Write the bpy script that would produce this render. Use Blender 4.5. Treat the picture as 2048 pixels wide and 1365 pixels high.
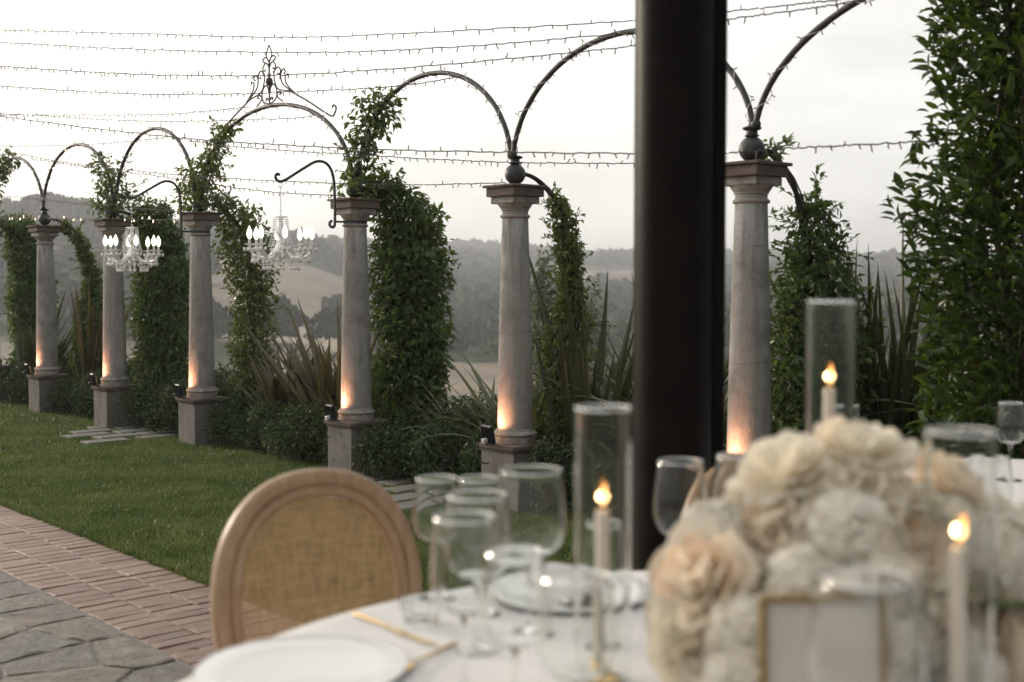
import bpy, bmesh, math, random
import numpy as np
from mathutils import Matrix, Vector, noise as mnoise

for _o in list(bpy.data.objects):
    bpy.data.objects.remove(_o)
sc = bpy.context.scene
col = sc.collection
R = math.radians
PI = math.pi

# ------------------------------------------------------------------ camera
FPX = 2413.0                      # focal length in pixels of the 2048 wide photograph
EYE = 1.33
PITCH = math.atan(121.0 / FPX)
cam = bpy.data.cameras.new('camera')
cam.sensor_width = 36.0
cam.lens = 36.0 * FPX / 2048.0
cam.clip_start = 0.05
cam.clip_end = 9000
cam.dof.use_dof = True
cam.dof.focus_distance = 8.2
cam.dof.aperture_fstop = 2.7
camo = bpy.data.objects.new('camera', cam)
col.objects.link(camo)
camo.location = (0, 0, EYE)
camo.rotation_euler = (PI / 2 - PITCH, 0, 0)
sc.camera = camo

# ------------------------------------------------------------------ sky and sun
SUN_AZ, SUN_EL = R(-52), R(13)
SUN = Vector((math.sin(SUN_AZ) * math.cos(SUN_EL), math.cos(SUN_AZ) * math.cos(SUN_EL), math.sin(SUN_EL)))
world = bpy.data.worlds.new('World')
sc.world = world
world.use_nodes = True
wt = world.node_tree
wt.nodes.clear()
def wn(t, **kw):
    n = wt.nodes.new(t)
    for k, v in kw.items():
        setattr(n, k, v)
    return n
def wl(a, b): wt.links.new(a, b)
sky = wn('ShaderNodeTexSky', sky_type='NISHITA', sun_disc=False)
sky.sun_elevation = SUN_EL
sky.sun_rotation = SUN_AZ
sky.air_density = 1.5
sky.dust_density = 3.0
bg1 = wn('ShaderNodeBackground'); bg1.inputs[1].default_value = 0.1
wl(sky.outputs[0], bg1.inputs[0])
tc = wn('ShaderNodeTexCoord')
# thin overcast: pale cloud sheet, brighter round the veiled sun
nrm = wn('ShaderNodeVectorMath', operation='NORMALIZE'); wl(tc.outputs['Generated'], nrm.inputs[0])
dot = wn('ShaderNodeVectorMath', operation='DOT_PRODUCT'); dot.inputs[1].default_value = SUN
wl(nrm.outputs[0], dot.inputs[0])
mr = wn('ShaderNodeMapRange'); mr.inputs[1].default_value = -1.0; mr.inputs[2].default_value = 1.0
mr.inputs[3].default_value = 0.0; mr.inputs[4].default_value = 1.0
wl(dot.outputs['Value'], mr.inputs[0])
pw = wn('ShaderNodeMath', operation='POWER'); pw.inputs[1].default_value = 1.8; wl(mr.outputs[0], pw.inputs[0])
mp = wn('ShaderNodeMapping'); mp.inputs['Scale'].default_value = (1.6, 1.6, 4.5); wl(nrm.outputs[0], mp.inputs[0])
nz = wn('ShaderNodeTexNoise'); nz.inputs['Scale'].default_value = 1.7; nz.inputs['Detail'].default_value = 6
nz.inputs['Roughness'].default_value = 0.55; wl(mp.outputs[0], nz.inputs[0])
cr = wn('ShaderNodeMapRange'); cr.inputs[1].default_value = 0.35; cr.inputs[2].default_value = 0.65
cr.inputs[3].default_value = 0.76; cr.inputs[4].default_value = 1.08; wl(nz.outputs['Fac'], cr.inputs[0])
gl = wn('ShaderNodeMath', operation='MULTIPLY_ADD'); gl.inputs[1].default_value = 1.55; gl.inputs[2].default_value = 0.38
wl(pw.outputs[0], gl.inputs[0])
mu = wn('ShaderNodeMath', operation='MULTIPLY'); wl(gl.outputs[0], mu.inputs[0]); wl(cr.outputs[0], mu.inputs[1])
cm = wn('ShaderNodeMix', data_type='RGBA'); wl(pw.outputs[0], cm.inputs[0])
cm.inputs[6].default_value = (0.965, 0.985, 1.0, 1); cm.inputs[7].default_value = (1.0, 0.95, 0.87, 1)
bg2 = wn('ShaderNodeBackground'); wl(cm.outputs[2], bg2.inputs[0]); wl(mu.outputs[0], bg2.inputs[1])
ms = wn('ShaderNodeMixShader'); ms.inputs[0].default_value = 0.9
wl(bg1.outputs[0], ms.inputs[1]); wl(bg2.outputs[0], ms.inputs[2])
wo = wn('ShaderNodeOutputWorld'); wl(ms.outputs[0], wo.inputs[0])

sun = bpy.data.lights.new('sun', 'SUN')
sun.energy = 2.6
sun.angle = R(4)
sun.color = (1.0, 0.86, 0.70)
suno = bpy.data.objects.new('sun', sun)
col.objects.link(suno)
suno.rotation_euler = (-SUN).to_track_quat('-Z', 'Y').to_euler()

sc.view_settings.view_transform = 'Standard'
sc.view_settings.look = 'None'
sc.view_settings.gamma = 1.0
sc.view_settings.exposure = 0.15
sc.view_settings.use_curve_mapping = False
sc.render.engine = 'CYCLES'
sc.cycles.use_denoising = True
sc.cycles.max_bounces = 12
sc.cycles.diffuse_bounces = 3
sc.cycles.use_adaptive_sampling = True
sc.cycles.adaptive_threshold = 0.035
sc.cycles.transparent_max_bounces = 24
sc.cycles.transmission_bounces = 12
sc.cycles.volume_bounces = 0
sc.cycles.sample_clamp_indirect = 12.0
sc.cycles.caustics_reflective = False
sc.cycles.caustics_refractive = True
sc.cycles.blur_glossy = 0.2

# ------------------------------------------------------------------ frame of the garden
S = 0.917
U = Vector((0.668, -0.744, 0)); U.normalize()
N = Vector((0.744, 0.668, 0)); N.normalize()
RU = math.atan2(U.y, U.x)
def st(s, t, z=0.0):                       # garden coordinates (metres): s along the columns, t away from the terrace
    return Vector((U.x * s + N.x * t, U.y * s + N.y * t, z))
def to_st(p):
    return (p[0] * U.x + p[1] * U.y, p[0] * N.x + p[1] * N.y)
_cp, _sp = math.cos(PITCH), math.sin(PITCH)
def ray_at(x, y, d):                       # where a sight line crosses depth d (survey of the photograph)
    a, b = (x - 1024) / FPX, (682.5 - y) / FPX
    v = Vector((a, _cp + b * _sp, -_sp + b * _cp))
    return Vector((0, 0, EYE)) + v * (d / v.y)
def on_ground(x, y, z=0.0):
    a, b = (x - 1024) / FPX, (682.5 - y) / FPX
    v = Vector((a, _cp + b * _sp, -_sp + b * _cp))
    return Vector((0, 0, EYE)) + v * ((z - EYE) / v.z)

# ------------------------------------------------------------------ helpers
def link(o, parent=None):
    col.objects.link(o)
    if parent is not None:
        o.parent = parent
    return o
def thing(name, label, cat, loc=(0, 0, 0), rz=0.0, group=None):
    o = bpy.data.objects.new(name, None)
    o.empty_display_size = 0.1
    link(o); o.location = loc; o.rotation_euler = (0, 0, rz)
    o['label'] = label; o['category'] = cat
    if group: o['group'] = group
    return o
def tag(o, label, cat, group=None):
    o['label'] = label; o['category'] = cat
    if group: o['group'] = group
    return o
def structure(o):
    o['kind'] = 'structure'; return o
def copy_tree(o, parent=None, **props):
    c = o.copy(); col.objects.link(c); c.parent = parent
    for k, v in props.items(): c[k] = v
    for ch in list(o.children): copy_tree(ch, c)
    return c

class MB:
    def __init__(s): s.v = []; s.f = []
    def add(s, vs, fs, M=None):
        b = len(s.v)
        for p in vs:
            p = Vector(p)
            if M is not None: p = M @ p
            s.v.append((p.x, p.y, p.z))
        for f in fs: s.f.append(tuple(i + b for i in f))
        return s
    def box(s, c, d, bev=0.0, M=None):
        if bev <= 0:
            x, y, z = d[0] / 2, d[1] / 2, d[2] / 2
            vs = [(c[0] + a * x, c[1] + b * y, c[2] + e * z) for a in (-1, 1) for b in (-1, 1) for e in (-1, 1)]
            s.add(vs, [(0, 1, 3, 2), (4, 6, 7, 5), (0, 4, 5, 1), (2, 3, 7, 6), (0, 2, 6, 4), (1, 5, 7, 3)], M)
        else:
            x, y, z = d[0] / 2, d[1] / 2, d[2] / 2
            b_ = min(bev, x * .9, y * .9, z * .9)
            idx = {}; vs = []
            for a in (-1, 1):
                for b in (-1, 1):
                    for e in (-1, 1):
                        for k in range(3):
                            q = [x - b_, y - b_, z - b_]; q[k] = (x, y, z)[k]
                            idx[(a, b, e, k)] = len(vs)
                            vs.append((c[0] + a * q[0], c[1] + b * q[1], c[2] + e * q[2]))
            fs = []
            for k in range(3):
                o1, o2 = [(1, 2), (0, 2), (0, 1)][k]
                for sg in (-1, 1):
                    loop = []
                    for (p, q) in ((-1, -1), (1, -1), (1, 1), (-1, 1)):
                        key = [0, 0, 0]; key[k] = sg; key[o1] = p; key[o2] = q
                        loop.append(idx[(key[0], key[1], key[2], k)])
                    fs.append(tuple(loop))
            for k in range(3):
                o1, o2 = [(1, 2), (0, 2), (0, 1)][k]
                for p in (-1, 1):
                    for q in (-1, 1):
                        a0 = [0, 0, 0]; a0[k] = -1; a0[o1] = p; a0[o2] = q
                        a1 = list(a0); a1[k] = 1
                        fs.append((idx[(*a0, o1)], idx[(*a1, o1)], idx[(*a1, o2)], idx[(*a0, o2)]))
            for a in (-1, 1):
                for b in (-1, 1):
                    for e in (-1, 1):
                        fs.append((idx[(a, b, e, 0)], idx[(a, b, e, 1)], idx[(a, b, e, 2)]))
            s.add(vs, fs, M)
        return s
    def lathe(s, prof, n=24, M=None, cap=True, scallop=None):
        vs = []; fs = []
        for (r, z) in prof:
            for i in range(n):
                a = 2 * PI * i / n
                rr = r * (1 + (scallop[1] * math.cos(scallop[0] * a) if scallop else 0))
                vs.append((rr * math.cos(a), rr * math.sin(a), z))
        for j in range(len(prof) - 1):
            for i in range(n):
                k = (i + 1) % n
                fs.append((j * n + i, j * n + k, (j + 1) * n + k, (j + 1) * n + i))
        if cap:
            fs.append(tuple(range(n - 1, -1, -1)))
            fs.append(tuple((len(prof) - 1) * n + i for i in range(n)))
        return s.add(vs, fs, M)
    def tube(s, pts, r, n=8, M=None, closed=False, cap=True, flat=None):
        pts = [Vector(p) for p in pts]; L = len(pts)
        rs = r if isinstance(r, (list, tuple)) else [r] * L
        vs = []; fs = []
        prev = None
        for i, p in enumerate(pts):
            if closed: t = pts[(i + 1) % L] - pts[i - 1]
            else: t = pts[min(i + 1, L - 1)] - pts[max(i - 1, 0)]
            if t.length < 1e-9: t = Vector((0, 0, 1))
            t.normalize()
            if prev is None:
                ref = Vector((0, 0, 1)) if abs(t.z) < 0.9 else Vector((1, 0, 0))
                a = t.cross(ref).normalized()
            else:
                a = (prev - t * prev.dot(t))
                a = a.normalized() if a.length > 1e-6 else t.orthogonal().normalized()
            prev = a
            b = t.cross(a)
            for k in range(n):
                g = 2 * PI * k / n
                fa, fb = (1, 1) if flat is None else flat
                q = p + (a * math.cos(g) * fa + b * math.sin(g) * fb) * rs[i]
                vs.append(q)
        for i in range(L if closed else L - 1):
            j = (i + 1) % L
            for k in range(n):
                m = (k + 1) % n
                fs.append((i * n + k, i * n + m, j * n + m, j * n + k))
        if cap and not closed:
            fs.append(tuple(range(n - 1, -1, -1))); fs.append(tuple((L - 1) * n + k for k in range(n)))
        return s.add(vs, fs, M)
    def ball(s, c, r, n=12, m=8, sc_=(1, 1, 1), M=None):
        vs = [(c[0], c[1], c[2] - r * sc_[2])]
        for j in range(1, m):
            a = PI * j / m
            for i in range(n):
                g = 2 * PI * i / n
                vs.append((c[0] + r * sc_[0] * math.sin(a) * math.cos(g), c[1] + r * sc_[1] * math.sin(a) * math.sin(g), c[2] - r * sc_[2] * math.cos(a)))
        vs.append((c[0], c[1], c[2] + r * sc_[2]))
        fs = []
        for i in range(n):
            k = (i + 1) % n
            fs.append((0, 1 + k, 1 + i))
            for j in range(m - 2):
                fs.append((1 + j * n + i, 1 + j * n + k, 1 + (j + 1) * n + k, 1 + (j + 1) * n + i))
            fs.append((1 + (m - 2) * n + i, 1 + (m - 2) * n + k, len(vs) - 1))
        return s.add(vs, fs, M)
    def mesh(s, name, mat, smooth=True, auto=None):
        me = bpy.data.meshes.new(name)
        me.from_pydata(s.v, [], s.f)
        bm = bmesh.new(); bm.from_mesh(me)
        bmesh.ops.recalc_face_normals(bm, faces=bm.faces)
        bm.to_mesh(me); bm.free()
        me.materials.append(mat)
        me.polygons.foreach_set('use_smooth', [smooth] * len(me.polygons))
        if smooth and auto:
            me.set_sharp_from_angle(angle=R(auto))
        me.update()
        return me
    def build(s, name, mat, parent=None, smooth=True, auto=40):
        return link(bpy.data.objects.new(name, s.mesh(name, mat, smooth, auto)), parent)

def np_mesh(name, V, F, mat, smooth=False, attr=None):
    """fast mesh: V (n,3), F list of arrays (m,k)"""
    me = bpy.data.meshes.new(name)
    V = np.asarray(V, np.float32)
    F = F if isinstance(F, list) else [F]
    me.vertices.add(len(V)); me.vertices.foreach_set('co', V.ravel())
    tot = np.concatenate([np.full(len(f), f.shape[1], np.int32) for f in F])
    loops = np.concatenate([f.ravel() for f in F]).astype(np.int32)
    me.loops.add(len(loops)); me.loops.foreach_set('vertex_index', loops)
    me.polygons.add(len(tot))
    start = np.concatenate([[0], np.cumsum(tot)[:-1]]).astype(np.int32)
    me.polygons.foreach_set('loop_start', start)
    me.polygons.foreach_set('loop_total', tot)
    me.update(calc_edges=True)
    me.polygons.foreach_set('use_smooth', np.full(len(tot), smooth))
    if attr:
        for k, a in attr.items():
            at = me.attributes.new(k, 'FLOAT', 'POINT'); at.data.foreach_set('value', np.asarray(a, np.float32))
    me.materials.append(mat)
    return me
def np_obj(name, V, F, mat, parent=None, smooth=False, attr=None):
    return link(bpy.data.objects.new(name, np_mesh(name, V, F, mat, smooth, attr)), parent)

def unit(a):
    return a / np.maximum(np.linalg.norm(a, axis=1, keepdims=True), 1e-9)
LEAF = np.array([(0, 0, 0), (.30, -.42, .10), (.30, 0, 0), (.30, .42, .10), (.68, -.36, .06), (.68, 0, -.05), (.68, .36, .06), (1, 0, -.16)])
LEAF_T = np.array([(0, 1, 2), (0, 2, 3), (4, 7, 5), (5, 7, 6)])
LEAF_Q = np.array([(1, 4, 5, 2), (2, 5, 6, 3)])
DIA = np.array([(0, 0, 0), (.42, -.5, .10), (1, 0, -.10), (.42, .5, .10)])
DIA_T = np.array([(0, 1, 2), (0, 2, 3)])
def leaves(P, D, NR, L, W, full=False):
    D = unit(D); Y = unit(np.cross(NR, D)); Z = np.cross(D, Y)
    T = LEAF if full else DIA
    n, k = len(P), len(T)
    V = (P[:, None, :] + D[:, None, :] * (T[None, :, 0] * L[:, None])[..., None]
         + Y[:, None, :] * (T[None, :, 1] * W[:, None])[..., None]
         + Z[:, None, :] * (T[None, :, 2] * L[:, None])[..., None]).reshape(-1, 3)
    off = (np.arange(n) * k)[:, None, None]
    if full:
        return V, [(LEAF_T[None] + off).reshape(-1, 3), (LEAF_Q[None] + off).reshape(-1, 4)]
    return V, [(DIA_T[None] + off).reshape(-1, 3)]

# ------------------------------------------------------------------ materials
MATS = {}
class NT:
    def __init__(s, name):
        s.m = bpy.data.materials.new(name); s.m.use_nodes = True
        s.t = s.m.node_tree; s.t.nodes.clear()
        s.out = s.t.nodes.new('ShaderNodeOutputMaterial')
        MATS[name] = s.m
    def n(s, t, ins=None, **kw):
        n = s.t.nodes.new(t)
        for k, v in kw.items(): setattr(n, k, v)
        for k, v in (ins or {}).items(): s.set(n, k, v)
        return n
    def set(s, n, k, v):
        if isinstance(v, bpy.types.NodeSocket): s.t.links.new(v, n.inputs[k])
        else: n.inputs[k].default_value = v
    def noise(s, vec, scale, detail=5, rough=.55, dist=0):
        return s.n('ShaderNodeTexNoise', {'Vector': vec, 'Scale': scale, 'Detail': detail, 'Roughness': rough, 'Distortion': dist}).outputs['Fac']
    def ramp(s, fac, stops, interp='LINEAR'):
        r = s.n('ShaderNodeValToRGB', {0: fac}); e = r.color_ramp
        e.interpolation = interp
        while len(e.elements) < len(stops): e.elements.new(.5)
        for el, (p, c) in zip(e.elements, stops):
            el.position = p; el.color = (*c, 1) if len(c) == 3 else c
        return r.outputs[0]
    def mix(s, fac, a, b, mode='MIX'):
        m = s.n('ShaderNodeMix', data_type='RGBA', blend_type=mode)
        s.set(m, 0, fac); s.set(m, 6, a if not isinstance(a, tuple) else (*a, 1)); s.set(m, 7, b if not isinstance(b, tuple) else (*b, 1))
        return m.outputs[2]
    def mapr(s, v, a, b, c=0., d=1.):
        return s.n('ShaderNodeMapRange', {0: v, 1: a, 2: b, 3: c, 4: d}).outputs[0]
    def math(s, op, a, b=0.):
        return s.n('ShaderNodeMath', {0: a, 1: b}, operation=op).outputs[0]
    def bump(s, h, strength, dist=.01):
        return s.n('ShaderNodeBump', {'Height': h, 'Strength': strength, 'Distance': dist}).outputs[0]
    def coords(s, shift=True, kind='Object'):
        c = s.n('ShaderNodeTexCoord').outputs[kind]
        if shift:
            r = s.n('ShaderNodeObjectInfo').outputs['Random']
            r = s.math('MULTIPLY', r, 37.0)
            cb = s.n('ShaderNodeCombineXYZ', {0: r, 1: r, 2: r}).outputs[0]
            c = s.n('ShaderNodeVectorMath', {0: c, 1: cb}, operation='ADD').outputs[0]
        return c
    def scale(s, v, xyz):
        return s.n('ShaderNodeMapping', {'Vector': v, 'Scale': xyz}).outputs[0]
    def bsdf(s, color, rough=.6, spec=.4, normal=None, **kw):
        p = s.n('ShaderNodeBsdfPrincipled')
        s.set(p, 'Base Color', color if not isinstance(color, tuple) else (*color, 1))
        s.set(p, 'Roughness', rough); s.set(p, 'Specular IOR Level', spec)
        if normal is not None: s.set(p, 'Normal', normal)
        for k, v in kw.items(): s.set(p, k.replace('_', ' '), v)
        return p.outputs[0]
    def done(s, sh, vol=False):
        s.t.links.new(sh, s.out.inputs['Volume' if vol else 'Surface']); return s.m

def simple(name, color, rough=.6, spec=.4, var=.12, scale=14., bump=.0, **kw):
    t = NT(name); c = t.coords()
    f = t.noise(c, scale, 4)
    dk = tuple(x * (1 - var) for x in color); lt = tuple(min(1, x * (1 + var)) for x in color)
    cc = t.ramp(f, [(.3, dk), (.7, lt)])
    nm = t.bump(t.noise(c, scale * 5, 4), bump) if bump else None
    return t.done(t.bsdf(cc, rough, spec, nm, **kw))

def stone_mat(name, base, dark, pale, pale_amt, streak=True):
    t = NT(name); c = t.coords()
    big = t.noise(c, 7.0, 6, .65, .3)
    col_ = t.ramp(big, [(.30, dark), (.50, base), (.72, tuple(x * 1.22 for x in base))])
    if streak:
        sv = t.scale(c, (16, 16, 1.3))
        st_ = t.noise(sv, 1.5, 7, .7, .5)
        col_ = t.mix(t.mapr(st_, .50, .66, 0, .7), col_, dark)
        pk = t.noise(t.scale(c, (7, 7, 1.1)), 1.3, 5)
        col_ = t.mix(t.mapr(pk, .50, .66, 0, .55), col_, (base[0] * 1.05, base[1] * .96, base[2] * .90))
    if name == 'shaft_stone':
        oz = t.n('ShaderNodeSeparateXYZ', {0: t.n('ShaderNodeTexCoord').outputs['Object']}).outputs[2]
        run = t.noise(t.scale(c, (14, 14, 2.2)), 1.6, 7, .7, .6)
        col_ = t.mix(t.math('MULTIPLY', t.mapr(oz, 1.36, 1.66, 0, 1), t.mapr(run, .46, .58, 0, .85)), col_, pale)
    pl = t.noise(c, 17.0, 9, .75, .8)
    col_ = t.mix(t.mapr(pl, .62 - pale_amt, .70 - pale_amt * .6, 0, .75), col_, pale)
    fine = t.noise(c, 110, 6, .75)
    col_ = t.mix(t.mapr(fine, .45, .72, .0, .45), col_, tuple(x * .5 for x in base))
    nm = t.bump(t.math('ADD', t.math('MULTIPLY', pl, .7), t.math('MULTIPLY', fine, .5)), .7, .008)
    return t.done(t.bsdf(col_, .85, .25, nm))
STONE = stone_mat('shaft_stone', (.330, .312, .292), (.190, .179, .168), (.52, .51, .50), .015)
WHITEW = stone_mat('whitewashed_stone', (.30, .275, .25), (.165, .145, .13), (.60, .59, .575), .08, False)
CONC = stone_mat('plinth_render', (.20, .185, .168), (.105, .096, .088), (.28, .27, .25), -.01)
TERRA = stone_mat('terracotta_slab', (.155, .120, .103), (.086, .070, .063), (.25, .215, .19), .0, False)
IRON = simple('wrought_iron', (.040, .039, .040), .48, .5, .3, 30, .25)
RUSTY = simple('aged_iron', (.072, .060, .054), .55, .4, .35, 40, .3)
BLACKP = simple('black_plastic', (.010, .010, .011), .45, .4, .1)
CABLEM = simple('dark_cable', (.045, .038, .034), .55, .3, .2)
BULBM = simple('smoked_bulb', (.17, .14, .11), .15, .6, .2)
PALECABLE = simple('pale_cable', (.62, .60, .56), .4, .4, .1)

def foliage(name, stops, rough=.34, spec=.5, trans=.38):
    t = NT(name)
    isl = t.n('ShaderNodeNewGeometry').outputs['Random Per Island']
    pos = t.n('ShaderNodeNewGeometry').outputs['Position']
    nz_ = t.noise(pos, 2.2, 3)
    f = t.math('ADD', t.math('MULTIPLY', isl, .65), t.math('MULTIPLY', t.mapr(nz_, .3, .7), .35))
    c = t.ramp(f, stops)
    b = t.bsdf(c, rough, spec)
    tl = t.n('ShaderNodeBsdfTranslucent', {0: t.mix(1.0, c, (1.0, 1.0, .55), 'MULTIPLY')}).outputs[0]
    return t.done(t.n('ShaderNodeMixShader', {0: trans, 1: b, 2: tl}).outputs[0])
VINE = foliage('vine_leaf', [(0, (.045, .078, .026)), (.5, (.110, .170, .055)), (.85, (.175, .235, .078)), (1, (.26, .26, .095))], .34, .5, .42)
VINEL = foliage('young_vine_leaf', [(0, (.075, .105, .032)), (.5, (.155, .21, .062)), (.85, (.225, .265, .085)), (1, (.30, .265, .10))])
SHRUB = foliage('shrub_leaf', [(0, (.026, .044, .019)), (.6, (.066, .100, .040)), (1, (.13, .165, .065))], .5, .35, .25)
LAUREL = foliage('hedge_leaf', [(0, (.022, .046, .012)), (.5, (.045, .082, .018)), (.9, (.10, .15, .030)), (.965, (.15, .18, .035)), (.985, (.28, .11, .03))], .32, .4, .42)
FLAXB = foliage('bronze_flax', [(0, (.058, .048, .030)), (.5, (.115, .096, .054)), (.85, (.165, .138, .075)), (1, (.30, .17, .055))], .42, .4, .25)
FLAXG = foliage('olive_flax', [(0, (.06, .072, .028)), (.5, (.115, .13, .055)), (.85, (.20, .20, .10)), (1, (.28, .21, .09))], .42, .4, .25)
FLAXD = foliage('dark_flax', [(0, (.030, .036, .018)), (.6, (.070, .078, .036)), (.92, (.12, .12, .055)), (1, (.22, .15, .07))], .42, .4, .25)
OLIVE = foliage('olive_leaf', [(0, (.10, .12, .085)), (.6, (.17, .19, .14)), (1, (.26, .275, .22))], .55, .3, .3)
BARK = simple('bark', (.075, .058, .043), .9, .2, .35, 25, .6)

t = NT('wood_foliage')
a = t.n('ShaderNodeAttribute', attribute_name='tint').outputs['Fac']
isl = t.n('ShaderNodeNewGeometry').outputs['Random Per Island']
c_ = t.ramp(a, [(0, (.022, .034, .018)), (.45, (.045, .060, .028)), (.8, (.075, .085, .040)), (1, (.105, .10, .06))])
c_ = t.mix(1.0, c_, t.ramp(isl, [(0, (.45, .45, .45)), (1, (1.45, 1.45, 1.45))]), 'MULTIPLY')
WOOD_F = t.done(t.bsdf(c_, .8, .15))

t = NT('hill_ground')
fld = t.n('ShaderNodeAttribute', attribute_name='field').outputs['Fac']
pos = t.n('ShaderNodeNewGeometry').outputs['Position']
n1 = t.noise(pos, .035, 6, .6); n2 = t.noise(t.scale(pos, (.5, .12, .5)), 1.2, 5, .65)
tan_ = t.ramp(n1, [(.3, (.25, .205, .155)), (.7, (.36, .30, .23))])
tan_ = t.mix(t.mapr(n2, .35, .7, 0, .45), tan_, (.20, .165, .125))
tan_ = t.mix(t.n('ShaderNodeAttribute', attribute_name='pale').outputs['Fac'], tan_, (.44, .385, .30))
grn = t.ramp(n1, [(.3, (.045, .058, .028)), (.7, (.10, .105, .055))])
HILL = t.done(t.bsdf(t.mix(fld, grn, tan_), .95, .1))

t = NT('lawn_soil')
pos = t.n('ShaderNodeNewGeometry').outputs['Position']
LAWN = t.done(t.bsdf(t.ramp(t.noise(pos, 3, 6), [(.3, (.022, .032, .012)), (.7, (.045, .058, .020))]), .95, .1, t.bump(t.noise(pos, 60, 4), .8, .02)))
t = NT('grass_blade')
pos = t.n('ShaderNodeNewGeometry').outputs['Position']
isl = t.n('ShaderNodeNewGeometry').outputs['Random Per Island']
f = t.math('ADD', t.math('MULTIPLY', isl, .45), t.math('MULTIPLY', t.mapr(t.noise(pos, 2.1, 5, .62), .3, .7), .55))
gc = t.ramp(f, [(0, (.055, .088, .026)), (.4, (.125, .175, .050)), (.75, (.195, .240, .076)), (1, (.29, .275, .12))])
GRASS = t.done(t.n('ShaderNodeMixShader', {0: .3, 1: t.bsdf(gc, .5, .3), 2: t.n('ShaderNodeBsdfTranslucent', {0: gc}).outputs[0]}).outputs[0])

def piece_mat(name, stops, scale, rough, bumpd, speck=None, riven=False):
    t = NT(name)
    rnd = t.n('ShaderNodeObjectInfo').outputs['Random']
    pos = t.n('ShaderNodeNewGeometry').outputs['Position']
    f = t.math('ADD', t.math('MULTIPLY', rnd, .6), t.math('MULTIPLY', t.mapr(t.noise(pos, scale, 6, .65, .4), .3, .7), .4))
    c = t.ramp(f, stops)
    stn = t.noise(t.scale(pos, (1, 1, 1)), scale * 2.3, 7, .7, .8)
    c = t.mix(t.mapr(stn, .56, .68, 0, .5), c, tuple(x * 1.45 for x in stops[-1][1]))
    c = t.mix(t.mapr(stn, .44, .30, 0, .5), c, tuple(x * .55 for x in stops[0][1]))
    if speck:
        sp = t.noise(pos, 130, 2, .5)
        c = t.mix(t.mapr(sp, .64, .68, 0, .6), c, speck)
    riv = t.noise(t.scale(pos, (1.0, 2.6, 1.0)), scale * 1.5, 8, .72, 1.2)
    ln = t.math('ABSOLUTE', t.math('SUBTRACT', riv, .5))
    if riven: c = t.mix(t.mapr(ln, .0, .022, .75, 0), c, tuple(x * .35 for x in stops[0][1]))
    nm = t.bump(t.math('ADD', t.math('MULTIPLY', riv, 1.2 if riven else .5), t.math('MULTIPLY', t.noise(pos, scale * 14, 5, .7), .5)), .9, bumpd)
    return t.done(t.bsdf(c, t.mapr(stn, .3, .7, rough - .08, rough + .16), .5, nm))
BRICK = piece_mat('paving_brick', [(0, (.122, .070, .050)), (.35, (.195, .114, .083)), (.7, (.255, .155, .112)), (1, (.33, .230, .168))], 14., .42, .016, (.46, .42, .37))
FLAG = piece_mat('flagstone', [(0, (.105, .100, .094)), (.25, (.185, .178, .165)), (.5, (.225, .190, .152)), (.75, (.30, .258, .205)), (1, (.285, .200, .145))], 3.2, .44, .075, (.42, .40, .37), True)
SLAB = piece_mat('stepping_slab', [(0, (.13, .126, .114)), (1, (.195, .188, .168))], 8., .75, .005)
t = NT('mortar')
pos = t.n('ShaderNodeNewGeometry').outputs['Position']
MORTAR = t.done(t.bsdf(t.ramp(t.noise(pos, 18, 6, .7), [(.3, (.032, .026, .022)), (.7, (.070, .058, .050))]), .9, .2, t.bump(t.noise(pos, 90, 4), .6, .006)))
t = NT('pale_mortar')
pos = t.n('ShaderNodeNewGeometry').outputs['Position']
MORTAR2 = t.done(t.bsdf(t.ramp(t.noise(pos, 18, 6, .7), [(.3, (.14, .13, .115)), (.7, (.25, .235, .21))]), .85, .25, t.bump(t.noise(pos, 60, 4), .6, .01)))

def glass(name, tint=(1, 1, 1), rough=.0, ior=1.34):
    t = NT(name)
    return t.done(t.n('ShaderNodeBsdfGlass', {'Color': (*tint, 1), 'Roughness': rough, 'IOR': ior}).outputs[0])
GLASS = glass('clear_glass', (.985, .99, .985))
t = NT('fire_polished_rim')
RIMG = t.done(t.n('ShaderNodeMixShader', {0: .5, 1: t.n('ShaderNodeBsdfGlass', {'IOR': 1.5}).outputs[0], 2: t.n('ShaderNodeBsdfGlossy', {0: (1, 1, 1, 1), 1: .12}).outputs[0]}).outputs[0])
t = NT('crystal')
tr = t.n('ShaderNodeBsdfTransparent', {0: (1, 1, 1, 1)}).outputs[0]
gls = t.n('ShaderNodeBsdfGlossy', {0: (1, 1, 1, 1), 1: .05}).outputs[0]
tlu = t.n('ShaderNodeBsdfTranslucent', {0: (.95, .95, .94, 1)}).outputs[0]
dif = t.n('ShaderNodeBsdfDiffuse', {0: (.9, .9, .89, 1)}).outputs[0]
m1 = t.n('ShaderNodeMixShader', {0: .5, 1: tlu, 2: dif}).outputs[0]
m2 = t.n('ShaderNodeMixShader', {0: .35, 1: m1, 2: gls}).outputs[0]
CRYSTAL = t.done(t.n('ShaderNodeMixShader', {0: .85, 1: tr, 2: m2}).outputs[0])
def emit(name, color, strength):
    t = NT(name)
    return t.done(t.n('ShaderNodeEmission', {0: (*color, 1), 1: strength}).outputs[0])
LITBULB = emit('lit_bulb', (1.0, .90, .74), 3.0)
WARMLED = emit('lit_led', (1.0, .80, .55), 3.5)
LENS = emit('lit_lens', (1.0, .48, .20), 2.0)
t = NT('candle_flame')
zz = t.n('ShaderNodeSeparateXYZ', {0: t.n('ShaderNodeTexCoord').outputs['Generated']}).outputs[2]
fc = t.ramp(zz, [(0, (1.0, .42, .12)), (.25, (1.0, .66, .28)), (.6, (1.0, .50, .15)), (1, (1.0, .30, .06))])
fs_ = t.ramp(zz, [(0, (.25, .25, .25)), (.3, (1, 1, 1)), (.65, (.8, .8, .8)), (1, (.3, .3, .3))])
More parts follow.
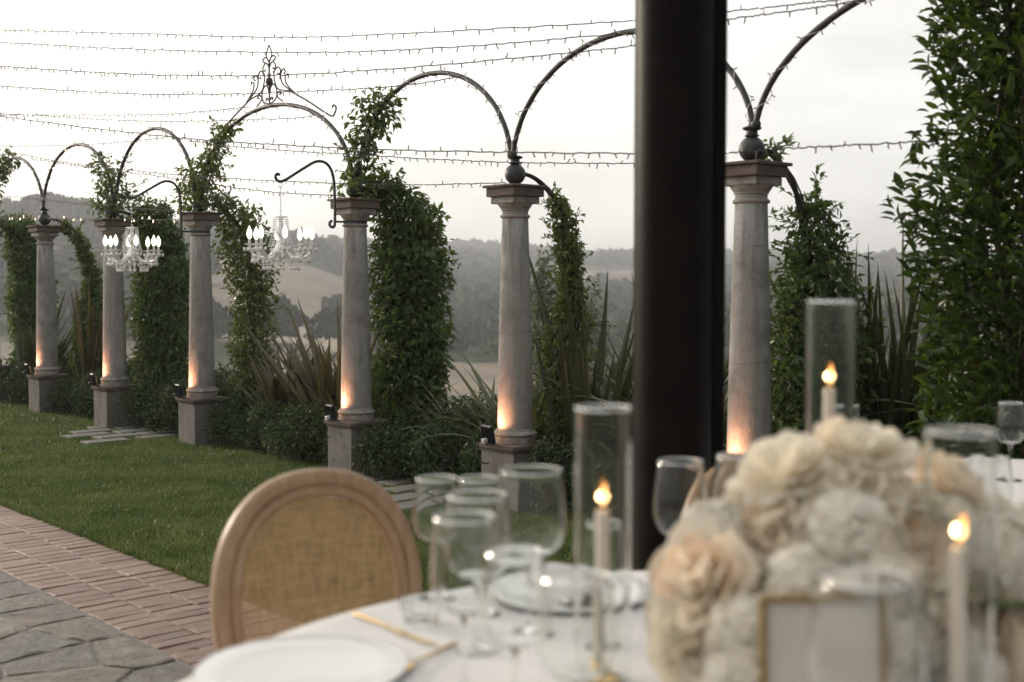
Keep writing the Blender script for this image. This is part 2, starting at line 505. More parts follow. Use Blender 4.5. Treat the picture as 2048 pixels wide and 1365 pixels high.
FLAME = t.done(t.n('ShaderNodeEmission', {0: fc, 1: t.math('MULTIPLY', fs_, 3.6)}).outputs[0])
WAX = simple('candle_wax', (.80, .70, .60), .5, .4, .03, 10, 0, Subsurface_Weight=.3, Subsurface_Radius=(.02, .012, .008), Subsurface_Scale=.5)
WICK = simple('wick', (.02, .018, .016), .9, .1)
CLOTH = None
t = NT('table_linen')
c = t.coords(False)
wv = t.n('ShaderNodeTexWave', {'Vector': c, 'Scale': 260.}, bands_direction='X').outputs['Fac']
wv2 = t.n('ShaderNodeTexWave', {'Vector': c, 'Scale': 260.}, bands_direction='Y').outputs['Fac']
nb = t.noise(c, 6, 4)
cc = t.ramp(nb, [(.3, (.66, .635, .615)), (.7, (.76, .74, .72))])
CLOTH = t.done(t.bsdf(cc, .8, .25, t.bump(t.math('ADD', t.math('ADD', wv, wv2), t.math('MULTIPLY', nb, 4.)), .25, .002), Sheen_Weight=.2))
NAPKIN = simple('napkin_linen', (.72, .68, .65), .85, .2, .06, 20, .2)
CHINA = simple('white_china', (.68, .675, .665), .12, .5, .02)
GOLD = simple('brushed_gold', (.72, .52, .26), .25, .5, .08, 30, 0, Metallic=1.0)
GOLDF = simple('gilt_frame', (.30, .20, .085), .42, .5, .15, 30, 0, Metallic=.8)
PAPER = simple('card_paper', (.56, .50, .44), .8, .2, .04, 8)
t = NT('limed_oak')
c = t.coords()
g = t.noise(t.scale(c, (30, 30, 3)), 2.0, 6, .65, .5)
cc = t.ramp(g, [(.25, (.215, .132, .074)), (.5, (.33, .212, .125)), (.75, (.42, .285, .18))])
cc = t.mix(t.mapr(t.noise(c, 5, 4), .55, .75, 0, .4), cc, (.40, .285, .19))
OAK = t.done(t.bsdf(cc, .42, .4, t.bump(g, .25, .003)))
t = NT('woven_cane')
c = t.n('ShaderNodeTexCoord').outputs['Object']
w1 = t.n('ShaderNodeTexWave', {'Vector': c, 'Scale': 95., 'Distortion': .35, 'Detail': 2.}, bands_direction='X').outputs['Fac']
w2 = t.n('ShaderNodeTexWave', {'Vector': c, 'Scale': 95., 'Distortion': .35, 'Detail': 2.}, bands_direction='Z').outputs['Fac']
hole = t.math('MULTIPLY', t.mapr(w1, .5, .62), t.mapr(w2, .5, .62))
sl = t.noise(t.scale(c, (6, 6, 60)), 3.0, 4, .6); sl2 = t.noise(t.scale(c, (60, 6, 6)), 3.0, 4, .6)
cc = t.ramp(t.math('MULTIPLY', t.math('ADD', sl, sl2), .5), [(.36, (.20, .115, .060)), (.5, (.36, .225, .122)), (.64, (.47, .315, .185))])
cb = t.bsdf(cc, .55, .35, t.bump(t.math('ADD', w1, w2), .4, .001))
ctl = t.n('ShaderNodeBsdfTranslucent', {0: cc}).outputs[0]
cbm = t.n('ShaderNodeMixShader', {0: .35, 1: cb, 2: ctl}).outputs[0]
CANE = t.done(t.n('ShaderNodeMixShader', {0: t.mapr(hole, 0, 1, .16, .98), 1: cbm, 2: t.n('ShaderNodeBsdfTransparent').outputs[0]}).outputs[0])
POSTM = simple('bronzed_steel', (.006, .0042, .0032), .45, .07, .35, 9, .08)
def petal_mat(name, stops, trans=.35):
    t = NT(name)
    isl = t.n('ShaderNodeNewGeometry').outputs['Random Per Island']
    c = t.ramp(isl, stops)
    b = t.bsdf(c, .6, .25)
    return t.done(t.n('ShaderNodeMixShader', {0: trans, 1: b, 2: t.n('ShaderNodeBsdfTranslucent', {0: c}).outputs[0]}).outputs[0])
HYD = petal_mat('hydrangea_petal', [(0, (.82, .76, .65)), (.5, (.88, .83, .73)), (1, (.91, .88, .81))], .45)
ROSE = petal_mat('cream_petal', [(0, (.83, .72, .56)), (.3, (.86, .79, .65)), (.7, (.88, .83, .71)), (1, (.90, .86, .77))], .45)
ROSEP = petal_mat('peach_petal', [(0, (.82, .62, .45)), (.35, (.86, .74, .59)), (1, (.88, .82, .70))], .45)
t = NT('haze_air')
HAZE = t.done(t.n('ShaderNodeVolumePrincipled', {'Color': (.93, .96, 1.0, 1), 'Density': .0010, 'Anisotropy': .2}).outputs[0], True)

# ================================================================== THE SETTING
rng = np.random.default_rng(7)
random.seed(11)
# ---- hills beyond the garden (heights surveyed along sight lines)
XK = np.array([-3500, -1500, -600, 0, 150, 350, 560, 760, 950, 1200, 1500, 1800, 2400, 5000], float)
DK = np.array([8, 14, 25, 60, 110, 160, 220, 300, 400, 520, 680, 850, 1200, 2500], float)
near = [(-1.6), (-2.2), (-4.0), (-8.0), (-10.0)]
YT = np.array([
    [700, 560, 455, 430, 440, 460, 480, 500, 540],
    [700, 560, 455, 430, 440, 460, 480, 500, 540],
    [700, 580, 470, 432, 435, 450, 470, 500, 545],
    [690, 605, 500, 444, 446, 460, 480, 505, 545],
    [690, 612, 518, 448, 458, 475, 490, 510, 545],
    [690, 622, 545, 490, 492, 500, 505, 515, 545],
    [682, 640, 545, 514, 516, 516, 513, 522, 548],
    [702, 665, 600, 560, 538, 516, 510, 520, 548],
    [722, 690, 640, 592, 553, 525, 510, 520, 548],
    [726, 692, 642, 602, 572, 534, 521, 525, 550],
    [730, 692, 645, 606, 574, 542, 526, 528, 550],
    [735, 692, 642, 602, 568, 540, 527, 528, 550],
    [735, 692, 642, 602, 568, 540, 527, 528, 550],
    [735, 692, 642, 602, 568, 540, 527, 528, 550]], float)
ZT = np.zeros((len(XK), len(DK)))
for i in range(len(XK)):
    ZT[i, :5] = near
    for j in range(5, len(DK)):
        ZT[i, j] = EYE + DK[j] * (561 - YT[i, j - 5]) / FPX
def smooth_interp(xk, zk, x):
    i = np.clip(np.searchsorted(xk, x) - 1, 0, len(xk) - 2)
    f = np.clip((x - xk[i]) / (xk[i + 1] - xk[i]), 0, 1)
    return i, f
def terrain(X, d):
    xp = 1024 + FPX * X / np.maximum(d, 1)
    i, f = smooth_interp(XK, None, np.clip(xp, XK[0], XK[-1])); f = f * f * (3 - 2 * f)
    j, g = smooth_interp(DK, None, np.clip(d, DK[0], DK[-1]))
    z = (ZT[i, j] * (1 - f) + ZT[i + 1, j] * f) * (1 - g) + (ZT[i, j + 1] * (1 - f) + ZT[i + 1, j + 1] * f) * g
    und = np.sin(X * .021 + d * .013) * np.cos(d * .017 - X * .008)
    return z + und * np.clip((d - 60) / 300, 0, 1) * 1.6
def fieldmask(X, d):
    xp = 1024 + FPX * X / d
    w = 18 * np.sin(d * .05 + X * .02) + 9 * np.sin(X * .11)
    wd = 9 * np.sin(xp * .012) + 4 * np.sin(xp * .041 + 1)
    def blk(x0, x1, d0, d1):
        return ((xp + w > x0) & (xp + w < x1) & (d + wd > d0) & (d + wd < d1))
    F = blk(395, 745, 165, 392) | blk(40, 330, 262, 318) | blk(560, 1075, 112, 158) | blk(-900, 45, 120, 172) \
        | blk(865, 1010, 600, 700) | blk(1055, 1345, 455, 655) | blk(-1500, -100, 230, 330) | blk(120, 420, 120, 165)
    P = blk(395, 745, 165, 222) | blk(40, 330, 262, 318) | blk(865, 1010, 600, 700)
    return F, P
rt = np.linspace(-1.9, 1.65, 300)
dd = np.concatenate([np.geomspace(8, 100, 24)[:-1], np.geomspace(100, 900, 150)[:-1], np.geomspace(900, 2600, 20)])
RR, DD = np.meshgrid(rt, dd, indexing='ij')
XX = RR * DD
ZZ = terrain(XX, DD)
FM, PM = fieldmask(XX, DD)
nr, nd = RR.shape
V = np.stack([XX, DD, ZZ], -1).reshape(-1, 3)
ii = (np.arange(nr - 1)[:, None] * nd + np.arange(nd - 1)[None, :]).ravel()
Fq = np.stack([ii, ii + nd, ii + nd + 1, ii + 1], -1)
structure(np_obj('hills', V, Fq, HILL, smooth=True, attr={'field': FM.ravel().astype(float), 'pale': PM.ravel() * .6}))
g = MB(); g.lathe([(2900, -30.2), (2900, -30.0)], 64)
structure(g.build('ground', HILL, smooth=False))

# ---- a wood of many trees on the far slopes, too many and too far to count
def crowns(P, H, Rr, nq, seed, cone=None):
    r = np.random.default_rng(seed)
    n = len(P)
    d = unit(r.normal(size=(n * nq, 3))); d[:, 2] = np.abs(d[:, 2]) * 1.25 - .35
    lump = 1 + .28 * np.sin(d[:, 0] * 5 + np.repeat(r.random(n) * 9, nq)) * np.cos(d[:, 1] * 4 + d[:, 2] * 5)
    rad = (.72 + .38 * r.random(n * nq)) * lump
    c = np.repeat(P, nq, 0).copy(); Rn = np.repeat(Rr, nq); Hn = np.repeat(H, nq)
    c[:, 2] += Hn * .55
    p = c + d * rad[:, None] * np.stack([Rn, Rn, Hn * .46], -1)
    nn = unit(d + r.normal(size=d.shape) * .55)
    a = unit(np.cross(nn, r.normal(size=d.shape))); b = np.cross(nn, a)
    sz = (Rn * (.20 + .20 * r.random(n * nq)) * (60 / nq) ** .38)[:, None]
    q = np.stack([p - a * sz - b * sz * .7, p + a * sz * .9 - b * sz, p + a * sz + b * sz * .8, p - a * sz * .8 + b * sz], 1).reshape(-1, 3)
    return q
def scatter(d0, d1, spacing, seed, r0=-.62, r1=.56):
    r = np.random.default_rng(seed)
    area = .5 * (d1 * d1 - d0 * d0) * (r1 - r0)
    n = int(area / spacing ** 2)
    d = np.sqrt(r.random(n) * (d1 * d1 - d0 * d0) + d0 * d0)
    X = (r0 + (r1 - r0) * r.random(n)) * d
    F, _ = fieldmask(X, d)
    k = ~F
    X, d = X[k], d[k]
    return np.stack([X, d, terrain(X, d)], -1)
Vs = []; Ts = []
for (d0, d1, sp, nq, h0, h1, sd) in ((150, 255, 6.4, 320, 3.6, 7.5, 1), (255, 455, 6.8, 110, 4, 8, 2), (455, 930, 8.2, 40, 4.5, 8.5, 3)):
    P = scatter(d0, d1, sp, sd)
    r = np.random.default_rng(sd + 40)
    H = h0 + (h1 - h0) * r.random(len(P)) ** 1.3
    cl = .5 + .5 * np.sin(P[:, 0] * .031 + 2) * np.sin(P[:, 1] * .023)
    H *= .75 + .5 * cl
    Rr = H * (.42 + .2 * r.random(len(P)))
    Vs.append(crowns(P, H, Rr, nq, sd + 80))
    Ts.append(np.repeat(np.clip(r.random(len(P)) * .8 + cl * .2, 0, 1), nq * 4))
V = np.concatenate(Vs)
o = np_obj('distant_wood', V, np.arange(len(V)).reshape(-1, 4), WOOD_F, attr={'tint': np.concatenate(Ts)})
o['kind'] = 'stuff'; o['label'] = 'hazy grey green wood covering the far slopes'; o['category'] = 'wood'

def lone_tree(name, label, x, d, px_w, px_h, nq=420, mat=WOOD_F, group=None, slim=False):
    X = (x - 1024) / FPX * d
    z = float(terrain(np.array([X]), np.array([d]))[0])
    H = px_h * d / FPX; Rr = px_w * d / FPX / 2
    t = thing(name, label, 'tree', (X, d, z), 0, group)
    r = np.random.default_rng(int(x * 7 + d))
    dv = unit(r.normal(size=(nq, 3)))
    if slim: prof = None
    lum = 1 + .25 * np.sin(dv[:, 0] * 6 + x) * np.cos(dv[:, 1] * 5 + dv[:, 2] * 4)
    rad = (.55 + .48 * r.random(nq) ** .5) * lum
    p = dv * rad[:, None] * np.array([Rr, Rr, H * .40]) + np.array([0, 0, H * .6])
    if slim:
        tt = r.random(nq); p = np.stack([np.cos(r.random(nq) * 6.28) , np.sin(r.random(nq) * 6.28), tt], -1)
        an = r.random(nq) * 2 * PI; rr = Rr * np.sin(np.clip(tt * .92 + .08, 0, 1) * PI) ** .6 * (.6 + .4 * r.random(nq))
        p = np.stack([np.cos(an) * rr, np.sin(an) * rr, .08 * H + tt * H * .92], -1)
    nn = unit(dv + r.normal(size=dv.shape) * .6); a = unit(np.cross(nn, r.normal(size=dv.shape))); b = np.cross(nn, a)
    sz = (Rr * (.10 + .12 * r.random(nq)) * (.5 if mat is OLIVE else 1))[:, None]
    q = np.stack([p - a * sz - b * sz * .6, p + a * sz - b * sz, p + a * sz + b * sz * .7, p - a * sz * .7 + b * sz], 1).reshape(-1, 3)
    np_obj('crown', q, np.arange(len(q)).reshape(-1, 4), mat, t, attr={'tint': np.repeat(r.random(nq) * .4 + .1, 4)})
    m = MB(); m.tube([(0, 0, -.4), (Rr * .05, 0, H * .25), (0, Rr * .06, H * .5), (0, 0, H * .8)], [Rr * .12, Rr * .10, Rr * .07, Rr * .02], 7)
    for k in range(5):
        an = k * 1.3; m.tube([(0, 0, H * (.28 + .06 * k)), (math.cos(an) * Rr * .5, math.sin(an) * Rr * .5, H * (.5 + .06 * k))], [Rr * .05, Rr * .015], 5)
    m.build('trunk', BARK, t)
    return t
lone_tree('tree', 'round dark lone tree standing in the tan ploughed field', 672, 236, 52, 46)
lone_tree('tree', 'small dark conifer pair member rising over scrubby hillside', 947, 470, 16, 34, slim=True, group='conifers above the scrubby hillside')
lone_tree('tree', 'small dark conifer pair member rising over scrubby hillside', 958, 470, 14, 30, slim=True, group='conifers above the scrubby hillside')
lone_tree('tree', 'spire shaped conifer on the ridge above the ploughed field', 671, 405, 12, 46, slim=True)
for k, (x, h) in enumerate(((1195, 30), (1208, 26), (1219, 32), (1230, 25), (1243, 30), (1256, 28))):
    lone_tree('cypress_tree', 'slim cypress in the row along the distant ridge', x, 820, 8, h, 160, slim=True, group='cypresses on the far ridge')
lone_tree('cypress_tree', 'slim cypress in the row along the distant ridge', 1181, 820, 10, 24, 160, slim=True, group='cypresses on the far ridge')
for (x, w_, h_, d_) in ((55, 60, 48, 390), (100, 90, 60, 392), (160, 75, 50, 395), (215, 80, 46, 396)):
    lone_tree('tree', 'broad hazy tree on the crest of the wooded hill', x, d_, w_, h_, 700, group='trees on the crest of the near wooded hill')
lone_tree('olive_tree', 'grey green olive tree on the slope just beyond the flax', 1090, 24, 80, 575, 5200, OLIVE)
lone_tree('olive_tree', 'smaller grey olive tree behind the slender vine pillar', 1184, 26, 66, 480, 3600, OLIVE)

hx = ray_at(1243, 606, 430)
hz_ = float(terrain(np.array([hx.x]), np.array([430.]))[0])
t = thing('farmhouse', 'tiny pale farmhouse among distant trees in the valley', 'house', (hx.x, 430, hz_))
m = MB(); m.box((0, 0, 3.2), (8, 6, 6.4)); m.build('wall', simple('farmhouse_render', (.5, .46, .42), .9, .2), t, False)
m = MB(); m.add([(-4.4, -3.4, 6.4), (4.4, -3.4, 6.4), (4.4, 3.4, 6.4), (-4.4, 3.4, 6.4), (-4.4, 0, 8.2), (4.4, 0, 8.2)], [(0, 1, 5, 4), (2, 3, 4, 5), (0, 4, 3), (1, 2, 5), (0, 3, 2, 1)])
m.build('roof', simple('farmhouse_roof', (.32, .24, .20), .9, .2), t, False)
for k in (-2.4, 0, 2.4):
    m = MB(); m.box((k, -3.04, 4.4), (.9, .1, 1.3)); m.build('window', BLACKP, t, False)

# ---- lawn, brick strip and stone terrace
T_BRICK0, T_BRICK1 = 2.09 * S, 2.72 * S
def slab_box(name, s0, s1, t0, t1, z0, z1, mat):
    m = MB()
    for z in (z0, z1): m.add([st(s0, t0, z), st(s1, t0, z), st(s1, t1, z), st(s0, t1, z)], [])
    m.add([], []); m.f += [(3, 2, 1, 0), (4, 5, 6, 7), (0, 1, 5, 4), (1, 2, 6, 5), (2, 3, 7, 6), (3, 0, 4, 7)]
    return structure(m.build(name, mat, smooth=False))
lawn = slab_box('lawn', -26, 9, T_BRICK1, 5.75, -3, 0.0, LAWN)
path = slab_box('brick_path', -26, 9, T_BRICK0, T_BRICK1, -3, -.003, MORTAR)
terr = slab_box('stone_terrace', -26, 9, -9, T_BRICK0, -3, .0015, MORTAR2)

bm_ = []
rowh = (T_BRICK1 - T_BRICK0) / 3
BW = .080
for v in range(6):
    m = MB(); r = random.Random(v)
    m.box((0, 0, -.012), (BW - .0045, rowh - .005, .030), .003)
    m.v = [(x + r.uniform(-.0018, .0018), y + r.uniform(-.002, .002), z + r.uniform(-.001, .001)) for x, y, z in m.v]
    bm_.append(m.mesh('brick', BRICK, False))
r = random.Random(5)
for row in range(3):
    s = -8.4 + r.random() * .1
    while s < -2.9:
        o = bpy.data.objects.new('brick', bm_[r.randrange(6)])
        link(o, path)
        o.location = st(s, T_BRICK0 + rowh * (row + .5), r.uniform(-.0015, .0025))
        o.rotation_euler = (r.uniform(-.008, .008), r.uniform(-.012, .012), RU + r.uniform(-.012, .012) + (PI if r.random() < .5 else 0))
        s += BW + r.uniform(-.002, .002)
# flagstones: irregular cells, each stone its own piece
def clip(poly, p, nrm_):
    out = []
    for i in range(len(poly)):
        a, b = poly[i], poly[(i + 1) % len(poly)]
        da = (a[0] - p[0]) * nrm_[0] + (a[1] - p[1]) * nrm_[1]; db = (b[0] - p[0]) * nrm_[0] + (b[1] - p[1]) * nrm_[1]
        if da <= 0: out.append(a)
        if da * db < 0:
            f = da / (da - db); out.append((a[0] + (b[0] - a[0]) * f, a[1] + (b[1] - a[1]) * f))
    return out
sites = []
r = random.Random(21)
s = -11.0
while s < .8:
    sites.append((s, T_BRICK0 - .115 + r.uniform(-.02, .02))); s += r.uniform(.20, .46)
for row in range(6):
    s = -11 + r.random() * .3
    while s < .8:
        sites.append((s + r.uniform(-.1, .1), T_BRICK0 - .39 - row * .27 + r.uniform(-.10, .10))); s += r.uniform(.2, .52)
for i, (sx, sy) in enumerate(sites):
    poly = [(sx - 1, max(sy - 1, -.1)), (sx + 1, max(sy - 1, -.1)), (sx + 1, min(sy + 1, T_BRICK0 - .018)), (sx - 1, min(sy + 1, T_BRICK0 - .018))]
    for j, (qx, qy) in enumerate(sites):
        if j == i or abs(qx - sx) > 2 or abs(qy - sy) > 2: continue
        dx, dy = qx - sx, qy - sy; L = math.hypot(dx, dy)
        poly = clip(poly, ((sx + qx) / 2 - dx / L * r.uniform(.004, .011), (sy + qy) / 2 - dy / L * .006), (dx / L, dy / L))
    if len(poly) < 3: continue
    # wavy outline
    out = []
    for k in range(len(poly)):
        a, b = poly[k], poly[(k + 1) % len(poly)]
        L = math.hypot(b[0] - a[0], b[1] - a[1]); n_ = max(1, int(L / .09))
        for e in range(n_):
            f = e / n_; jit = .008 if e else .0
            out.append((a[0] + (b[0] - a[0]) * f + r.uniform(-jit, jit), a[1] + (b[1] - a[1]) * f + r.uniform(-jit, jit)))
    cx = sum(p[0] for p in out) / len(out); cy = sum(p[1] for p in out) / len(out)
    n_ = len(out); vs = []
    tx, ty, hz0 = r.uniform(-.008, .008), r.uniform(-.008, .008), r.uniform(.003, .008)
    rings = [(1.0, -.03), (1.0, -.0009), (.975, .0), (.6, .0)]
    for (f, z) in rings:
        for (px_, py_) in out:
            x_, y_ = (px_ - cx) * f, (py_ - cy) * f
            zz_ = -.03 if z < -.02 else hz0 + z * 4 + tx * x_ + ty * y_ + (r.uniform(-.0022, .0022) if f < .99 else 0)
            vs.append((x_, y_, zz_))
    vs.append((0, 0, hz0 + r.uniform(-.003, .003)))
    fs = []
    for q in range(3):
        for k in range(n_):
            fs.append((q * n_ + k, q * n_ + (k + 1) % n_, (q + 1) * n_ + (k + 1) % n_, (q + 1) * n_ + k))
    for k in range(n_): fs.append((3 * n_ + k, 3 * n_ + (k + 1) % n_, len(vs) - 1))
    m = MB(); m.add(vs, fs)
    o = m.build('paving_stone', FLAG, terr, True, 50)
    if -8.5 < cx < -2.5:
        b_ = bmesh.new(); b_.from_mesh(o.data)
        tops = [f for f in b_.faces if f.normal.z > .7]
        ed = list({e for f in tops for e in f.edges if e.calc_length() > .05})
        bmesh.ops.subdivide_edges(b_, edges=ed, cuts=3, use_grid_fill=True)
        bmesh.ops.triangulate(b_, faces=[f for f in b_.faces if len(f.verts) > 4])
        for v in b_.verts:
            if v.co.z > -.01 and not v.is_boundary:
                p_ = Vector((v.co.x + cx, (v.co.y + cy) * 2.2, i * .37))
                v.co.z += (mnoise.fractal(p_ * 7, 1.0, 2.0, 4) * .0085 + mnoise.ridged_multi_fractal(p_ * 5, 1.0, 2.0, 3, 1.0, 2.0) * .0022) * (.35 + .65 * ((i * 7919) % 10) / 9)
        b_.to_mesh(o.data); b_.free()
    o.location = st(cx, cy); o.rotation_euler = (0, 0, RU)

# stepping slabs let into the lawn between columns
slabs = []
def slab_group(s0, t0, rows, r):
    for i in range(rows):
        for j in range(2):
            if (i, j) in ((0, 0),): continue
            ss = s0 + i * .235 + r.uniform(-.012, .012); tt = t0 + j * .42 + (.10 if i % 2 else -.05) + r.uniform(-.02, .02)
            slabs.append((ss, tt, .170 + r.uniform(-.01, .012), .350 + r.uniform(-.02, .02)))
r = random.Random(3)
slab_group(-7.15 * S, 4.62 * S, 5, r)
slab_group(-11.45 * S, 4.55 * S, 5, r)
for (ss, tt, a, b) in slabs:
    m = MB(); m.box((0, 0, -.01), (a, b, .05), .007)
    m.v = [(x + r.uniform(-.004, .004), y + r.uniform(-.004, .004), z) for x, y, z in m.v]
    o = m.build('stepping_slab', SLAB, lawn, False)
    o.location = st(ss, tt, r.uniform(.004, .010)); o.rotation_euler = (0, 0, RU + r.uniform(-.03, .03))

# grass
def grass(n, s0, s1, t0, t1, seed, h0=.013, h1=.030):
    r = np.random.default_rng(seed)
    s = s0 + (s1 - s0) * r.random(n); t = t0 + (t1 - t0) * r.random(n)
    keep = np.ones(n, bool)
    for (ss, tt, a, b) in slabs:
        keep &= ~((np.abs(s - ss) < a / 2 - .006) & (np.abs(t - tt) < b / 2 - .006))
    s, t = s[keep], t[keep]; n = len(s)
    P = np.stack([U.x * s + N.x * t, U.y * s + N.y * t, np.zeros(n)], -1)
    cl = .5 + .5 * np.sin(P[:, 0] * 9 + 2 * np.sin(P[:, 1] * 4)) * np.sin(P[:, 1] * 8 + 1.5 * np.sin(P[:, 0] * 5))
    h = (h0 + (h1 - h0) * r.random(n) ** 1.5) * (.75 + .5 * cl)
    an = r.random(n) * 2 * PI; ln = r.normal(size=n) * .35
    w = .0026 + .0028 * r.random(n)
    dx, dy = np.cos(an), np.sin(an)
    A = P + np.stack([dx * w, dy * w, np.zeros(n)], -1); B = P - np.stack([dx * w, dy * w, np.zeros(n)], -1)
    C = P + np.stack([-dy * ln * h + .2 * h * r.normal(size=n), dx * ln * h + .2 * h * r.normal(size=n), h], -1)
    return np.stack([A, B, C], 1).reshape(-1, 3)
V = np.concatenate([grass(270000, -9.5, -1.0, T_BRICK1 - .012, 5.0, 1), grass(90000, -17, -9.5, T_BRICK1 - .012, 5.2, 2), grass(5000, -9.5, -3, T_BRICK1 - .02, T_BRICK1 + .02, 4, .02, .045)])
o = np_obj('lawn_grass', V, np.arange(len(V)).reshape(-1, 3), GRASS)
o['kind'] = 'stuff'; o['label'] = 'short mown green grass of the lawn'; o['category'] = 'grass'

# ================================================================== COLUMNS AND ARCHES
COLS = [(-6.36, 14.68), (-5.14, 13.32), (-3.93, 11.91), (-2.76, 10.71), (-1.16, 8.96), (0.02, 7.69), (1.23, 6.23), (2.81, 4.47)]
CPOS = [Vector((x * S, d * S, 0)) for x, d in COLS]
CDESC = [
    'stone column at the far end of the row, beside the leafy arch',
    'stone column with bare iron ball, next to flax and a slender arching vine',
    'stone column with vine on its ball and the left chandelier hanging before it',
    'stone column carrying the scroll bracket of the chandelier, loose see-through vine behind',
    'stone column with vine smothered top beside the broad dense vine pillar',
    'stone column with bare iron ball and pale slender vine behind it',
    'cracked stone column right behind the dark steel post',
    'stone column hidden behind the tall glossy hedge']
def sm(prof): return [(r_ * S, z * S) for r_, z in prof]
def make_column():
    t = thing('stone_column', '', 'column', (0, 0, 0), RU, 'stone columns along the lawn')
    m = MB(); m.box((0, 0, .185 * S), (.312 * S, .312 * S, .372 * S), .006); m.build('plinth', CONC, t)
    m = MB(); m.box((0, 0, .3775 * S), (.330 * S, .330 * S, .016 * S), .003); m.box((0, 0, .4005 * S), (.352 * S, .352 * S, .030 * S), .004); m.build('plinth_slab', TERRA, t)
    m = MB(); m.lathe(sm([(.131, .4165), (.132, .455), (.128, .458), (.134, .463), (.1395, .474), (.134, .487), (.126, .493), (.121, .495), (.121, .503), (.117, .507)]), 40); m.build('base', WHITEW, t)
    prof = []
    for i in range(15):
        f = i / 14; rr = .1145 - .031 * (f ** 1.35); prof.append((rr, .5075 + (1.842 - .5075) * f))
    m = MB(); m.lathe(sm(prof), 40); sh = m.build('shaft', STONE, t)
    m = MB(); m.lathe(sm([(.0836, 1.8425), (.094, 1.848), (.0965, 1.856), (.092, 1.864), (.083, 1.868), (.0825, 1.890), (.089, 1.894), (.089, 1.902), (.098, 1.912), (.107, 1.926), (.1095, 1.934)]), 40)
    m.build('capital', WHITEW, t)
    m = MB(); m.box((0, 0, 1.9565 * S), (.222 * S, .222 * S, .044 * S), .004); m.build('abacus', WHITEW, t)
    m = MB(); m.box((0, 0, 2.007 * S), (.264 * S, .264 * S, .056 * S), .004); m.build('brick_course', TERRA, t)
    m = MB(); m.box((0, 0, 2.0435 * S), (.298 * S, .298 * S, .016 * S), .003); m.build('cap_tile', TERRA, t)
    m = MB(); m.lathe(sm([(.045, 2.052), (.045, 2.058), (.03, 2.06)]), 16); m.ball((0, 0, 2.123 * S), .0665 * S, 24, 16)
    bl = m.build('ball_finial', IRON, t)
    m = MB(); m.lathe(sm([(.026, 2.184), (.040, 2.190), (.030, 2.200), (.028, 2.216), (.046, 2.224), (.050, 2.232), (.030, 2.240)]), 16); m.build('collar', IRON, bl)
    return t
proto = make_column()
for i, p in enumerate(CPOS):
    c = proto if i == 0 else copy_tree(proto)
    c.location = p; c['label'] = CDESC[i]
    c.rotation_euler = (0, 0, RU)
def crack(ci, z, r_):
    m = MB(); pts = []
    for k in range(40):
        a = 2 * PI * k / 40
        f = (z / S - .5075) / (1.842 - .5075); rr = (.1145 - .031 * (max(f, 0) ** 1.35)) * S - .0008
        pts.append((rr * math.cos(a), rr * math.sin(a), z + .006 * math.sin(a * 2 + r_) + .003 * math.sin(a * 7)))
    m.tube(pts, .0013, 5, closed=True)
    root = [o for o in col.objects if o.name.startswith('stone_column') and (o.location - CPOS[ci]).length < .01][0]
    m.build('joint', CABLEM, root)
crack(5, 1.12 * S, 0.3); crack(6, 1.62 * S, 2.); crack(6, 1.03 * S, 1.1); crack(1, 1.22 * S, 0.); crack(2, 1.33 * S, .6)

